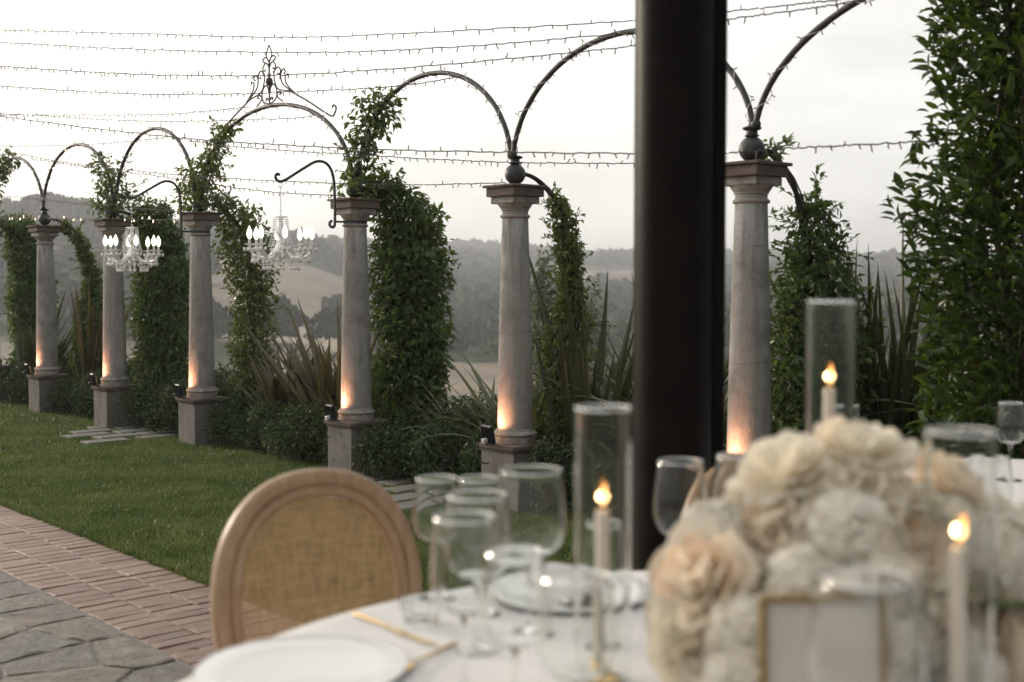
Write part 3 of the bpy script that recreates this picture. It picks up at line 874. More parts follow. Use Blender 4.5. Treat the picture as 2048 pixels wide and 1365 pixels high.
Z0, ZT_ = 2.235 * S, 2.86 * S
def arch_pt(i, f, off=0.0):          # f 0..1 along arch i between columns i and i+1
    a, b = CPOS[i], CPOS[i + 1]
    half = (b - a).length / 2 - .022 * S
    th = PI * (1 - f)
    th0 = .10
    th = th0 + (PI - 2 * th0) * (1 - f)
    x = math.cos(th) / math.cos(th0); z = (math.sin(th) - math.sin(th0)) / (1 - math.sin(th0))
    mid = (a + b) / 2
    return mid + U * (half * x) + Vector((0, 0, Z0 + (ZT_ - Z0) * z + off))
ADESC = ['iron arch at the far end of the row, overgrown with leaves', 'bare iron arch over the far columns beside the leafy arch', 'iron arch above the left chandelier, lights wound round it',
         'wide iron arch crowned with wrought scrollwork finial', 'iron arch with vine clump on one leg and bare other leg', 'bare iron arch running behind the dark steel post', 'wide iron arch rising from the cracked column towards the tall hedge']
for i in range(7):
    mid = (CPOS[i] + CPOS[i + 1]) / 2
    t = thing('iron_arch', ADESC[i], 'arch', mid, RU, 'iron arches between the columns')
    inv = Matrix.Rotation(-RU, 4, 'Z') @ Matrix.Translation(-mid)
    m = MB(); m.tube([inv @ arch_pt(i, k / 48) for k in range(49)], .0165 * S, 10); m.build('bar', IRON, t)
    for f in (0.006, .994):
        m = MB(); q = inv @ arch_pt(i, f); m.ball(q, .026 * S, 10, 8); m.build('foot', IRON, t)
    if i == 3:
        zb = ZT_ + .012
        def orn(pts):
            return [Vector(((x - 640) / 787 * S, 0, zb + (855 - y) / 1519 * S)) for x, y in pts]
        def crv(pts, sub=6):
            P = [pts[0]] + pts + [pts[-1]]; out = []
            for k in range(1, len(P) - 2):
                for e in range(sub):
                    f = e / sub
                    p0, p1, p2, p3 = P[k - 1], P[k], P[k + 1], P[k + 2]
                    out.append(.5 * ((2 * p1) + (p2 - p0) * f + (2 * p0 - 5 * p1 + 4 * p2 - p3) * f * f + (3 * p1 - p0 - 3 * p2 + p3) * f ** 3))
            out.append(pts[-1]); return out
        halves = [[(640, 345), (660, 300), (690, 275), (716, 300), (706, 330), (690, 333)],
                  [(640, 480), (646, 400), (680, 345), (716, 392), (712, 430), (692, 437), (686, 420)],
                  [(880, 745), (745, 690), (704, 580), (700, 480), (740, 428), (776, 466), (770, 508), (748, 515), (742, 498)],
                  [(900, 750), (800, 640), (778, 540), (795, 480), (818, 468), (832, 505), (815, 528)],
                  [(925, 765), (850, 660), (830, 570), (848, 540), (868, 545), (862, 568)],
                  [(655, 850), (718, 800), (730, 700), (690, 618), (655, 660), (642, 740)],
                  [(800, 850), (742, 790), (738, 740), (768, 724), (786, 745), (764, 764)],
                  [(650, 800), (668, 775), (682, 790), (672, 805)],
                  [(870, 735), (1100, 920), (1330, 1125), (1380, 1108), (1396, 1050), (1372, 1015), (1354, 1040)]]
        fin = None
        m = MB(); m.tube(orn([(640, 860), (640, 700), (640, 500), (640, 350)]), .0075 * S, 8)
        m.ball(orn([(640, 580)])[0], .030 * S, 14, 10, (1, 1, 1.25)); m.ball(orn([(640, 500)])[0], .016 * S, 10, 8); m.ball(orn([(640, 690)])[0], .014 * S, 10, 8)
        fin = m.build('crown_finial', RUSTY, t)
        m = MB(); m.tube(crv(orn([(640, 350), (606, 250), (640, 135)])) , .0055 * S, 6); m.tube(crv(orn([(640, 350), (674, 250), (640, 135)])), .0055 * S, 6); m.build('spear', RUSTY, fin)
        for h in halves:
            for sgn in (1, -1):
                m = MB(); pp = crv(orn([(640 + sgn * (x - 640), y) for x, y in h]))
                m.tube(pp, .0062 * S if len(h) != 7 or h[0][0] != 870 else .0072 * S, 6); m.build('scroll', RUSTY, fin)

# lights wound round each arch
for i in range(7):
    mid = (CPOS[i] + CPOS[i + 1]) / 2
    t = thing('arch_light_chain', 'tiny lights on cable wound round the ' + ADESC[i][:ADESC[i].find('arch')].replace('iron ', '') + 'iron arch ' + ['at the far end', 'beside the leafy far arch', 'above the left chandelier', 'with the crown of scrolls', 'with a vine on one leg', 'behind the steel post', 'towards the tall hedge'][i],
              'string lights', mid, RU, 'lights wound round the arches')
    inv = Matrix.Rotation(-RU, 4, 'Z') @ Matrix.Translation(-mid)
    r = random.Random(60 + i)
    m = MB(); pts = []; nn = 260; bulbs = MB(); lit = MB()
    for k in range(nn):
        f = .02 + .96 * k / (nn - 1); q = inv @ arch_pt(i, f); a = f * 2 * PI * 11
        tg = (inv @ arch_pt(i, min(1, f + .01)) - inv @ arch_pt(i, max(0, f - .01))).normalized()
        b = Vector((0, 1, 0)); c_ = tg.cross(b)
        rad = .0185 * S + .012 * max(0, math.sin(f * 23 + i)) ** 3
        pts.append(q + (b * math.cos(a) + c_ * math.sin(a)) * rad)
        if k % 5 == 2:
            d = (b * math.cos(a) + c_ * math.sin(a) + Vector((r.uniform(-.5, .5), r.uniform(-.5, .5), r.uniform(-.6, .2)))).normalized()
            (lit if r.random() < .12 else bulbs).tube([pts[-1], pts[-1] + d * .024 * S], .0028, 5)
    m.tube(pts, .0021, 5); m.build('cable', PALECABLE, t)
    o = bulbs.build('bulbs', BULBM, t); o['kind'] = 'stuff'
    if lit.v: o = lit.build('glowing_bulbs', WARMLED, t); o['kind'] = 'stuff'

# curved iron braces reaching back from every ball to the ground, carrying the vines
QV = .512 * S
def brace_pt(f):          # local (q, z)
    if f < .45:
        a = f / .45 * PI / 2
        return (.05 * S + (QV - .05 * S) * math.sin(a), (1.50 + .63 * math.cos(a)) * S)
    g_ = (f - .45) / .55
    return (QV, 1.50 * S * (1 - g_))
BDESC = ['at the far end of the row', 'of the far column with a bare ball', 'behind the column with the left chandelier', 'under the loose see-through vine', 'inside the broad dense vine pillar', 'carrying the pale slender vine', 'behind the cracked column']
for i in range(7):
    t = thing('vine_support', 'curved dark iron support ' + BDESC[i], 'support', CPOS[i], RU, 'curved iron vine supports')
    m = MB(); m.tube([(0, *brace_pt(k / 40)) for k in range(41)], .0135 * S, 8); m.build('bar', IRON, t)

# ---- scroll brackets and chandeliers
def bracket(ci, label):
    t = thing('scroll_bracket', label, 'bracket', CPOS[ci], RU, 'scroll brackets for chandeliers')
    def P(q, z): return Vector((0, -q * S, z * S))
    pts = [P(.205, 1.885), P(.222, 1.872), P(.222, 1.850), P(.202, 1.838), P(.182, 1.850), P(.178, 1.90), P(.178, 2.00), P(.180, 2.10), P(.186, 2.18), P(.206, 2.25), P(.245, 2.295), P(.30, 2.31), P(.355, 2.298), P(.42, 2.262), P(.50, 2.215), P(.57, 2.172), P(.615, 2.150), P(.645, 2.148), P(.668, 2.165), P(.668, 2.190), P(.648, 2.198), P(.640, 2.184)]
    Pp = [pts[0]] + pts + [pts[-1]]; out = []
    for k in range(1, len(Pp) - 2):
        for e in range(5):
            f = e / 5; p0, p1, p2, p3 = Pp[k - 1:k + 3]
            out.append(.5 * ((2 * p1) + (p2 - p0) * f + (2 * p0 - 5 * p1 + 4 * p2 - p3) * f * f + (3 * p1 - p0 - 3 * p2 + p3) * f ** 3))
    m = MB(); m.tube(out, .0105 * S, 8); m.build('scroll', IRON, t)
    m = MB(); m.lathe([(.086 * S, 1.871 * S), (.088 * S, 1.873 * S), (.088 * S, 1.888 * S), (.086 * S, 1.890 * S)], 32); m.box((0, -.135 * S, 1.88 * S), (.016 * S, .10 * S, .014 * S)); m.build('clamp', IRON, t)
    return t
bracket(3, 'iron scroll bracket on the column with loose vine, holding the upright chandelier')
bracket(4, 'iron scroll bracket on the column with smothered top, holding the hazy tilted chandelier')
def chandelier(ci, label, rot, seed):
    base = CPOS[ci] - N * (.632 * S)
    zt = 2.143 * S
    t = thing('chandelier', label, 'chandelier', (base.x, base.y, 0), rot, 'crystal chandeliers under the brackets')
    r = random.Random(seed)
    zc = zt - .235 * S
    m = MB(); z = zt - .004; k = 0
    m.tube([(.016 * math.cos(a * PI / 8), 0, zt - .02 + .016 * math.sin(a * PI / 8)) for a in range(16)], .0022, 6, closed=True)
    z = zt - .036
    while z > zc - .004:
        M = Matrix.Translation((0, 0, z)) @ Matrix.Rotation(PI / 2 * (k % 2), 4, 'Z')
        m.tube([(.005 * math.cos(a * PI / 5), 0, .011 * math.sin(a * PI / 5)) for a in range(10)], .0014, 5, M, closed=True); z -= .017; k += 1
    m.build('chain', PALECABLE, t)
    m = MB(); m.lathe([(.004, zc), (.045, zc - .006), (.048, zc - .012), (.02, zc - .016), (.014, zc - .03), (.018, zc - .06), (.030, zc - .085), (.034, zc - .105), (.022, zc - .13), (.013, zc - .145), (.018, zc - .165), (.032, zc - .185), (.040, zc - .205), (.052, zc - .222), (.055, zc - .240), (.045, zc - .258), (.022, zc - .27), (.012, zc - .285), (.002, zc - .30)], 20)
    m.build('stem', CRYSTAL, t)
    drops = MB(); beads = MB()
    zh = zc - .235
    for a in range(8):
        an = 2 * PI * a / 8 + .2
        e = Vector((math.cos(an), math.sin(an), 0))
        ap = [e * .045 + Vector((0, 0, zh)), e * .085 + Vector((0, 0, zh - .035)), e * .13 + Vector((0, 0, zh - .042)), e * .175 + Vector((0, 0, zh - .022)), e * .198 + Vector((0, 0, zh + .015)), e * .2 + Vector((0, 0, zh + .042))]
        ap2 = []
        for k in range(len(ap) - 1):
            for q in range(4): ap2.append(ap[k].lerp(ap[k + 1], q / 4))
        ap2.append(ap[-1])
        m = MB(); m.tube(ap2, .0095, 8); arm = m.build('arm', CRYSTAL, t)
        M = Matrix.Translation(e * .2 + Vector((0, 0, zh + .04)))
        m = MB(); m.lathe([(.006, 0), (.030, .006), (.036, .012), (.030, .013), (.010, .010)], 14, M); m.build('cup', CRYSTAL, arm)
        m = MB(); m.lathe([(.0085, .010), (.0085, .042), (.006, .043)], 10, M); m.build('candle_sleeve', CHINA, arm)
        m = MB(); m.lathe([(.005, .042), (.014, .055), (.0180, .072), (.0155, .094), (.007, .114), (.001, .128)], 12, M); m.build('bulb', LITBULB, arm)
        for k in range(5):
            g_ = 2 * PI * k / 5; c0 = e * .2 + Vector((.033 * math.cos(g_), .033 * math.sin(g_), zh + .03))
            drops.ball(c0 + Vector((0, 0, -.014)), .0088, 6, 5, (1, 1, 1.7))
        # bead swags to the neighbour arm and to the top
        e2 = Vector((math.cos(an + PI / 4), math.sin(an + PI / 4), 0))
        for k in range(1, 13):
            f = k / 13; q = (e * (1 - f) + e2 * f); q = q.normalized() * .185 + Vector((0, 0, zh + .03 - .085 * math.sin(PI * f)))
            beads.ball(q, .0062, 6, 4)
            if k in (4, 9): drops.ball(q + Vector((0, 0, -.018)), .0105, 6, 5, (1, 1, 1.5))
        for k in range(1, 14):
            f = k / 14; q = e * (.045 + .04 * f * f) * 1.0 + Vector((0, 0, zc - .012 - .2 * f)); beads.ball(q, .0055, 6, 4)
        for k in range(1, 8):
            f = k / 8; q = e * (.06 + .11 * f) + Vector((0, 0, zh - .055 - .03 * math.sin(PI * f))); beads.ball(q, .006, 6, 4)
        drops.ball(e * .11 + Vector((0, 0, zh - .105)), .012, 8, 6, (1, 1, 1.3))
    o = drops.build('pendant_drops', CRYSTAL, t); o['kind'] = 'stuff'
    o = beads.build('bead_swags', CRYSTAL, t); o['kind'] = 'stuff'
    return t
chandelier(3, 'crystal chandelier with candle bulbs hanging before the column with joints and vine', .25, 1)
chandelier(4, 'crystal chandelier hanging against the loose vine and tan hillside', .9, 2)

# ---- flood lights on the plinths, lit, with their cables
FD = ['on the far plinth beside the flax, seen edge on', 'at the plinth under the left chandelier', 'at the plinth beside the bronze flax, on a tilted bracket', 'on the plinth in front of the broad dense vine', 'on the plinth of the bare ball column, black back turned', 'on the plinth behind the dark steel post']
for k, ci in enumerate(range(1, 7)):
    t = thing('flood_light', 'small black flood light ' + FD[k], 'flood light', CPOS[ci] + (U * -.015 + N * -.195) * S + Vector((0, 0, .4165 * S)), RU, 'flood lights shining up the columns')
    tocol = (Vector((.03, .185, 0))).normalized()
    az = math.atan2(tocol.y, tocol.x)
    tilt = R(10)
    M = Matrix.Translation((0, 0, .056)) @ Matrix.Rotation(az, 4, 'Z') @ Matrix.Rotation(-tilt, 4, 'Y')
    m = MB(); m.box((-.014, 0, .010), (.024, .112, .100), .005, M)
    for q in range(7): m.box((-.029, -.045 + q * .015, .010), (.010, .003, .084), 0, M)
    h = m.build('housing', BLACKP, t, False)
    m = MB(); m.box((-.0015, 0, .004), (.004, .084, .070), 0, M); m.build('lens', LENS, h, False)
    m = MB(); m.tube([M @ Vector((-.012, -.056, .0)), M @ Vector((-.02, -.056, -.045)), Vector((0, -.04, .004)), Vector((0, .04, .004)), M @ Vector((-.02, .056, -.045)), M @ Vector((-.012, .056, .0))], .0045, 6); m.build('yoke', BLACKP, t)
    m = MB(); m.box((-.045, 0, -.022), (.03, .030, .022), .002, M); m.build('junction_box', PALECABLE if ci > 3 else BLACKP, t, False)
    m = MB(); m.tube([M @ Vector((-.04, .0, -.03)), (-.030, -.030, .03), (-.036, -.062, .012), (-.034, -.066, -.04), (-.024, -.060, -.085), (.004, -.056, -.105), (.040, -.052, -.100)], .0042, 6); m.build('cable', BLACKP, t)
    sp = bpy.data.lights.new('flood_beam', 'AREA'); sp.shape = 'RECTANGLE'; sp.size = .07; sp.size_y = .06
    sp.energy = 1.7; sp.color = (1.0, .43, .22); sp.spread = R(110)
    so = bpy.data.objects.new('flood_beam', sp); link(so, t)
    d = M.to_3x3() @ Vector((math.cos(R(57)), 0, math.sin(R(57))))
    so.location = M @ Vector((.004, 0, .018)); so.rotation_euler = d.to_track_quat('-Z', 'Y').to_euler()

# ================================================================== PLANTS
def clear_of_columns(sx, ty, z):
    k = np.ones(len(z), bool)
    for p in CPOS:
        cs, ct = to_st(p); a, b = np.abs(sx - cs), np.abs(ty - ct); rr = np.hypot(a, b)
        k &= ~((a < .20 * S) & (b < .20 * S) & (z < .47 * S)) & ~((rr < .15 * S) & (z < 1.86 * S)) & ~((a < .165 * S) & (b < .165 * S) & (z < 2.06 * S))
    return k
def cloud(segs, seed, L=.05, W=.024, full=False, droop=.45, shell=.5, org=None):
    """segs: list of (centre local xyz, radius, leaf count); leaves fill blobs, denser at the rim"""
    r = np.random.default_rng(seed)
    P = []; Nn = []
    for (c, rad, n) in segs:
        d = unit(r.normal(size=(n, 3)))
        rr = np.asarray(rad) if np.ndim(rad) else np.array([rad] * 3)
        lump = 1 + .16 * np.sin(d[:, 0] * 7 + c[2] * 9) * np.cos(d[:, 1] * 6 + d[:, 2] * 8 + c[2] * 5)
        f = (shell + (1 - shell) * r.random(n) ** .6) * lump
        P.append(np.asarray(c) + d * f[:, None] * rr); Nn.append(d)
    P = np.concatenate(P); Nn = np.concatenate(Nn)
    if org is not None:
        os_, ot_ = to_st(org); k = clear_of_columns(P[:, 0] + os_, P[:, 1] + ot_, P[:, 2]); P, Nn = P[k], Nn[k]
    hole = np.sin(P[:, 0] * 23 + 5 * np.sin(P[:, 2] * 6)) * np.sin(P[:, 2] * 19 + P[:, 1] * 14 + seed) + .7 * np.sin(P[:, 2] * 41 + P[:, 0] * 37)
    k = (hole > -.75) | (r.random(len(P)) < .35); P, Nn = P[k], Nn[k]
    n = len(P)
    D = Nn * .55 + r.normal(size=(n, 3)) * .55 + np.array([0, 0, -droop])
    NR = Nn * .7 + r.normal(size=(n, 3)) * .5 + np.array([0, 0, .5])
    return leaves(P, D, NR, L * (.45 + .9 * r.random(n)), W * (.6 + .7 * r.random(n)), full)

def vine(ci, label, pillar, clumps, seed, mat=VINE, L=.052, dens=1.0, wisps=24, shell=.45):
    """pillar: list of (z, radius, du, dq) in garden units; clumps: world points with radius"""
    t = thing('climbing_vine', label, 'vine', CPOS[ci] + N * QV, RU, 'vines climbing behind the columns')
    inv = Matrix.Rotation(-RU, 4, 'Z') @ Matrix.Translation(-(CPOS[ci] + N * QV))
    r = random.Random(seed)
    segs = []
    zs = np.array([p[0] for p in pillar])
    step = .10
    z = zs.min()
    while z <= zs.max() + 1e-6:
        rad, du, dq = (float(np.interp(z, zs, [p[k] for p in pillar])) for k in (1, 2, 3))
        rad *= r.uniform(.86, 1.12); du += r.uniform(-.12, .12) * rad
        n = int(dens * 2 * PI * rad * step * S * S * 6200 * (.052 / L) ** 2)
        segs.append(((du * S + r.uniform(-.015, .015), dq * S + r.uniform(-.015, .015), z * S), (rad * S, rad * S, max(.085, rad * .55) * S), n))
        z += step
    for (p, rad, n) in clumps:
        q = inv @ p
        segs.append(((q.x, q.y, q.z), rad, int(n)))
    # wisps: shoots that stick out
    V, F = cloud(segs, seed, L, L * .52, False, shell=shell, org=CPOS[ci] + N * QV)
    Vw = []; stems = MB()
    rr = np.random.default_rng(seed + 5)
    allc = [s_ for s_ in segs]
    for k in range(wisps):
        c, rad, n = allc[r.randrange(len(allc))]
        rad = rad if np.ndim(rad) else (rad, rad, rad)
        d = Vector((r.gauss(0, 1), r.gauss(0, 1), r.uniform(-.3, 1.0))).normalized()
        p0 = Vector(c) + Vector((d.x * rad[0], d.y * rad[1], d.z * rad[2])) * .8
        ln = r.uniform(.06, .17); p1 = p0 + d * ln * .6 + Vector((0, 0, .015)); p2 = p0 + d * ln + Vector((0, 0, r.uniform(-.05, .04)))
        stems.tube([p0, p1, p2], [.0022, .0018, .0012], 4)
        m_ = 9
        pts = np.array([list(p0.lerp(p1, f * 2) if f < .5 else p1.lerp(p2, f * 2 - 1)) for f in np.linspace(.1, 1, m_)])
        dr = np.array(list(d))[None] + rr.normal(size=(m_, 3)) * .7
        v_, f_ = leaves(pts, dr, rr.normal(size=(m_, 3)) * .4 + np.array([0, 0, 1]), L * (.5 + .5 * rr.random(m_)), L * .42 * np.ones(m_))
        Vw.append(v_)
    if Vw:
        Vw = np.concatenate(Vw); V = np.concatenate([V, Vw])
        n = len(V) // 4; F = [(DIA_T[None] + (np.arange(n) * 4)[:, None, None]).reshape(-1, 3)]
    o = np_obj('foliage', V, F, mat, t); o['kind'] = 'stuff'
    for k in range(3):
        pts = []
        for e in range(22):
            f = e / 21; q, zz_ = brace_pt(1 - f)
            a = f * 9 + k * 2.1
            pts.append((.02 * math.cos(a), q - QV + .02 * math.sin(a), zz_))
        stems.tube(pts, [.009 - .006 * e / 21 for e in range(22)], 6)
    stems.build('stem', BARK, t)
    return t
def A(i, f): return arch_pt(i, f)
top = lambda ci, z=2.13, du=0., dn=0.: CPOS[ci] + U * du * S + N * dn * S + Vector((0, 0, z * S))
vine(0, 'broad vine at the far end climbing up onto the last arch',
     [(.15, .26, 0, 0), (1.2, .27, 0, 0), (1.9, .27, 0, -.05), (2.15, .2, 0, -.15)],
     [(A(0, f), .12, 150) for f in np.linspace(.02, .45, 9)] + [(top(0, 2.14), .16, 260)], 1, VINE, .05, .8)
vine(1, 'slender arching vine thickening towards the ground beside a bare ball column',
     [(.15, .25, .02, 0), (.8, .23, .02, 0), (1.10, .19, 0, 0), (1.35, .11, 0, 0), (1.60, .075, 0, -.02), (1.85, .065, 0, -.10), (1.98, .06, 0, -.19), (2.06, .055, 0, -.3)],
     [], 2, VINEL, .048, .9, 40)
vine(2, 'full leafy vine pillar behind the left chandelier',
     [(.15, .27, 0, 0), (.8, .29, 0, 0), (1.6, .30, 0, 0), (2.0, .27, 0, -.06), (2.18, .17, 0, -.14)],
     [(A(1, f), .13, 95) for f in np.linspace(.80, .98, 5)] + [(top(2, 2.15), .15, 150), (top(2, 2.3, .10), .17, 120), (top(2, 2.25, -.16), .15, 120)], 3, VINE, .052, .85, 80)
vine(3, 'loose see-through vine with gaps beside the bronze flax',
     [(.15, .24, 0, 0), (.7, .22, 0, 0), (1.1, .19, .02, 0), (1.5, .25, .0, 0), (1.85, .27, -.02, -.05), (2.05, .22, -.02, -.16), (2.15, .14, 0, -.3)],
     [(A(3, f), .075, 55) for f in np.linspace(.03, .30, 10)] + [(A(3, .12), .15, 130), (A(2, .93), .13, 90)] + [(top(3, 2.14), .17, 260), (top(3, 2.32, .06), .18, 200), (top(3, 2.2, -.14), .14, 120)], 4, VINEL, .052, .42, 60, .3)
vine(4, 'broad dense dark green vine pillar',
     [(.15, .26, 0, 0), (.6, .29, 0, 0), (1.2, .305, 0, 0), (1.7, .30, 0, 0), (1.95, .25, 0, -.05), (2.10, .17, 0, -.16), (2.17, .12, 0, -.3)],
     [(A(4, f), .07, 34) for f in np.linspace(.04, .28, 9)] + [(A(4, .18) + Vector((0, 0, .06)), .17, 130), (A(4, .25), .14, 60), (A(4, .11), .11, 40)] + [(top(4, 2.12), .16, 170), (top(4, 2.28, .02), .13, 70), (top(4, 2.12, .05, .18), .14, 240)], 5, VINE, .058, 1.05, 110)
vine(5, 'slender pale green vine climbing a bare curved support',
     [(.15, .20, 0, 0), (.55, .19, -.02, 0), (.9, .17, -.07, 0), (1.2, .145, -.06, 0), (1.35, .085, 0, 0), (1.6, .088, 0, -.01), (1.8, .08, 0, -.07), (1.95, .055, 0, -.15), (2.02, .035, 0, -.21)],
     [], 6, VINEL, .048, .85, 70, .35)
vine(6, 'airy conical vine beside the cracked column',
     [(.15, .27, 0, 0), (.8, .31, .03, 0), (1.15, .30, .05, 0), (1.42, .24, .05, 0), (1.62, .17, .03, 0), (1.80, .10, .02, 0), (1.92, .045, .02, 0)],
     [(top(6, 2.12, .0, .13), .05, 60)], 7, VINE, .05, .60, 110, .3)

# ---- New Zealand flax: sword leaves, each its own piece
def blade_mesh(name, mat, L, w, lean, bend, seed):
    r = random.Random(seed); n = 9; vs = []; fs = []
    x = z = 0.; ang = lean
    for k in range(n + 1):
        f = k / n
        ww = w * (.62 + .5 * math.sin(min(1, f * 1.5) * PI / 2)) * (1 - max(0, f - .55) / .45) ** .8 + .0008
        if k: ang += bend / n * (.4 + 1.6 * f); x += math.sin(ang) * L / n; z += math.cos(ang) * L / n
        nx, nz = math.cos(ang), -math.sin(ang)
        vs += [(x + nx * ww * .30, -ww / 2, z + nz * ww * .30), (x, 0, z), (x + nx * ww * .30, ww / 2, z + nz * ww * .30)]
        if k:
            b = (k - 1) * 3
            fs += [(b, b + 1, b + 4, b + 3), (b + 1, b + 2, b + 5, b + 4)]
    m = MB(); m.add(vs, fs); return m.mesh(name, mat, True)
def flax(label, loc, mat, n, L, lean, bend, seed, w=.040, az=None):
    t = thing('flax_plant', label, 'flax', loc, 0, 'clumps of sword-leaved flax')
    r = random.Random(seed)
    L *= 1.3
    ms = [blade_mesh('leaf', mat, L * (.7 + .1 * k), w * r.uniform(.8, 1.15), lean[0] + (lean[1] - lean[0]) * (k / 6), bend[0] + (bend[1] - bend[0]) * r.random(), seed * 10 + k) for k in range(7)]
    from mathutils import Euler
    for k in range(n):
        for tries in range(12):
            me = ms[r.randrange(7)]
            lc = Vector((r.gauss(0, .05), r.gauss(0, .05), -.02)); ro = (r.uniform(-.25, .25), r.uniform(-.12, .12), r.uniform(0, 2 * PI)); s_ = r.uniform(.78, 1.12)
            M = Matrix.Translation(Vector(loc) + lc) @ Euler(ro).to_matrix().to_4x4() @ Matrix.Scale(s_, 4)
            W_ = [M @ v.co for v in me.vertices]
            q = np.array([(*to_st(w), w.z) for w in W_])
            if clear_of_columns(q[:, 0], q[:, 1], q[:, 2]).all() and q[:, 1].min() > to_st(CPOS[1])[1] - .32 and q[q[:, 2] > .42][:, 1].min(initial=9) > to_st(CPOS[1])[1] + .02: break
        else: continue
        o = bpy.data.objects.new('leaf', me); link(o, t)
        o.location = lc; o.rotation_euler = ro; o.scale = (s_, s_, s_)
    return t
def behind(ci, s_, q): return CPOS[ci] + U * s_ * S + N * q * S
flax('bronze flax with upright blades beside the loose see-through vine', behind(4, -.78, .36), FLAXB, 130, .86, (.08, .62), (.1, .6), 1)
flax('bronze flax leaning against the back of the dense vine column', behind(4, -.38, .30), FLAXB, 50, .66, (.1, .7), (.1, .8), 2)
flax('olive flax with pale arching blades between dense vine and bare ball column', behind(5, -.42, .52), FLAXG, 110, .98, (.2, .85), (.4, 1.3), 3, .03)
flax('dark olive flax with stiff blades just behind the bare ball column', behind(5, .25, .42), FLAXD, 75, .95, (.02, .35), (.05, .5), 4)
flax('olive flax with wide arching blades beside the steel post', behind(5, .98, .62), FLAXG, 105, 1.12, (.15, .8), (.3, 1.2), 5, .036)
flax('dark flax with tall upright blades between conical vine and hedge', behind(6, .12, .98), FLAXD, 70, 1.05, (.02, .26), (.0, .25), 6, .034)
flax('dark flax fanning beside the far bare ball column', behind(1, -1.05, .22), FLAXD, 110, .95, (.05, .8), (.1, .7), 7)
flax('dark flax with upright blades just behind the far bare ball column', behind(1, .22, .40), FLAXB, 30, .92, (.02, .2), (.0, .2), 8)
flax('small bronze flax at the foot of the full vine pillar', behind(3, -.12, .40), FLAXB, 26, .62, (.2, .9), (.2, .8), 9)

flax('bronze flax filling the bed below the crowned arch', behind(3, .72, .42), FLAXB, 110, .80, (.1, .75), (.1, .7), 11)
flax('olive flax at the foot of the dense vine pillar', behind(4, .72, .55), FLAXG, 55, .72, (.2, .9), (.3, 1.2), 12, .032)
flax('dark flax fan behind the slender pale vine', behind(5, .60, .80), FLAXD, 60, .95, (.05, .6), (.1, .6), 13)
flax('olive flax with dense blades hard by the steel post', behind(5, 1.30, .50), FLAXG, 90, .85, (.1, .8), (.2, 1.0), 14)
flax('dark flax thicket of upright blades touching the hedge', behind(6, .30, 1.05), FLAXD, 80, 1.0, (.02, .3), (.0, .3), 15, .032)
# ---- low shrubs filling the bed between the columns
def shrub(label, loc, rx, ry, h, seed, group):
    t = thing('shrub', label, 'shrub', loc, RU, group)
    r = random.Random(seed)
    segs = []
    for k in range(9):
        c = (r.uniform(-.6, .6) * rx, r.uniform(-.5, .5) * ry, h * r.uniform(.35, .72))
        segs.append((c, (rx * r.uniform(.42, .6), ry * r.uniform(.45, .6), h * r.uniform(.28, .42)), int(460 * rx / .3)))
    segs.append(((0, 0, h * .3), (rx * .98, ry * .95, h * .42), int(1100 * rx / .3)))
    V, F = cloud(segs, seed, .034, .017, False, droop=-.15, shell=.6, org=loc)
    V[:, 2] = np.maximum(V[:, 2], .004)
    o = np_obj('foliage', V, F, SHRUB, t); o['kind'] = 'stuff'
    m = MB()
    for k in range(7):
        a = k * .9; m.tube([(0, 0, 0), (math.cos(a) * rx * .3, math.sin(a) * ry * .3, h * .4), (math.cos(a) * rx * .7, math.sin(a) * ry * .6, h * .75)], [.007, .005, .002], 5)
    m.build('stem', BARK, t)
GAP = ['between the two farthest columns', 'left of the left chandelier column', 'between left chandelier and bronze flax',
       'under the crowned arch', 'between dense vine and bare ball column', 'between bare ball column and post', 'between cracked column and hedge']
for i in range(6):
    a, b = CPOS[i], CPOS[i + 1]; L = (b - a).length
    n = 4 if i in (3,) else 3
    for k in range(n):
        f = (k + .75) / (n + .5)
        f = .14 + .72 * k / (n - 1)
        p = a.lerp(b, f) + N * random.uniform(.10, .22)
        hh = random.uniform(.40, .54) * S * (1.0 if i != 4 else 1.08)
        shrub('low dark shrub ' + GAP[i], p, random.uniform(.29, .36), random.uniform(.24, .30), hh, 100 + i * 10 + k, 'shrubs ' + GAP[i])
    for k in range(2):
        p = a.lerp(b, .3 + .4 * k) + N * .52
        shrub('taller dark shrub at the back of the bed ' + GAP[i], p, .38, .28, random.uniform(.56, .70) * S, 200 + i * 10 + k, 'back shrubs ' + GAP[i])
shrub('low dark shrub ' + GAP[6], CPOS[6] + U * .35 + N * .2, .34, .28, .5, 170, 'shrubs ' + GAP[6])
shrub('low dark shrub ' + GAP[6], CPOS[6] + U * .8 + N * .25, .34, .28, .5, 171, 'shrubs ' + GAP[6])

# ---- tall glossy hedge
hc = Vector((2.235, 4.74, 0))
t = thing('tall_hedge', 'tall glossy dark green hedge at the edge of the lawn', 'hedge', hc)
r = np.random.default_rng(99)
n = 29000
z = r.random(n) * 3.35
an = r.random(n) * 2 * PI
bul = 1 + .07 * np.sin(z * 4.1 + 1) + .06 * np.sin(z * 9 + an * 2) + .05 * np.sin(an * 5 + z * 3)
f = (.30 + .70 * r.random(n) ** .6) * bul
gp = np.sin(z * 11 + 3 * np.sin(an * 4)) * np.cos(an * 6 + z * 5) + .6 * np.sin(z * 23 + an * 9)
f = np.where(gp < -.35, f * .72, f * (1 + .05 * gp))
rx = np.interp(z, [0, .5, 1.2, 1.8, 2.6, 3.35], [.66, .67, .64, .60, .565, .52])
P = np.stack([np.cos(an) * rx * f, np.sin(an) * rx * .72 * f, z], -1)
out = np.stack([np.cos(an), np.sin(an), np.zeros(n)], -1)
D = out * .8 + r.normal(size=(n, 3)) * .5 + np.array([0, 0, .35])
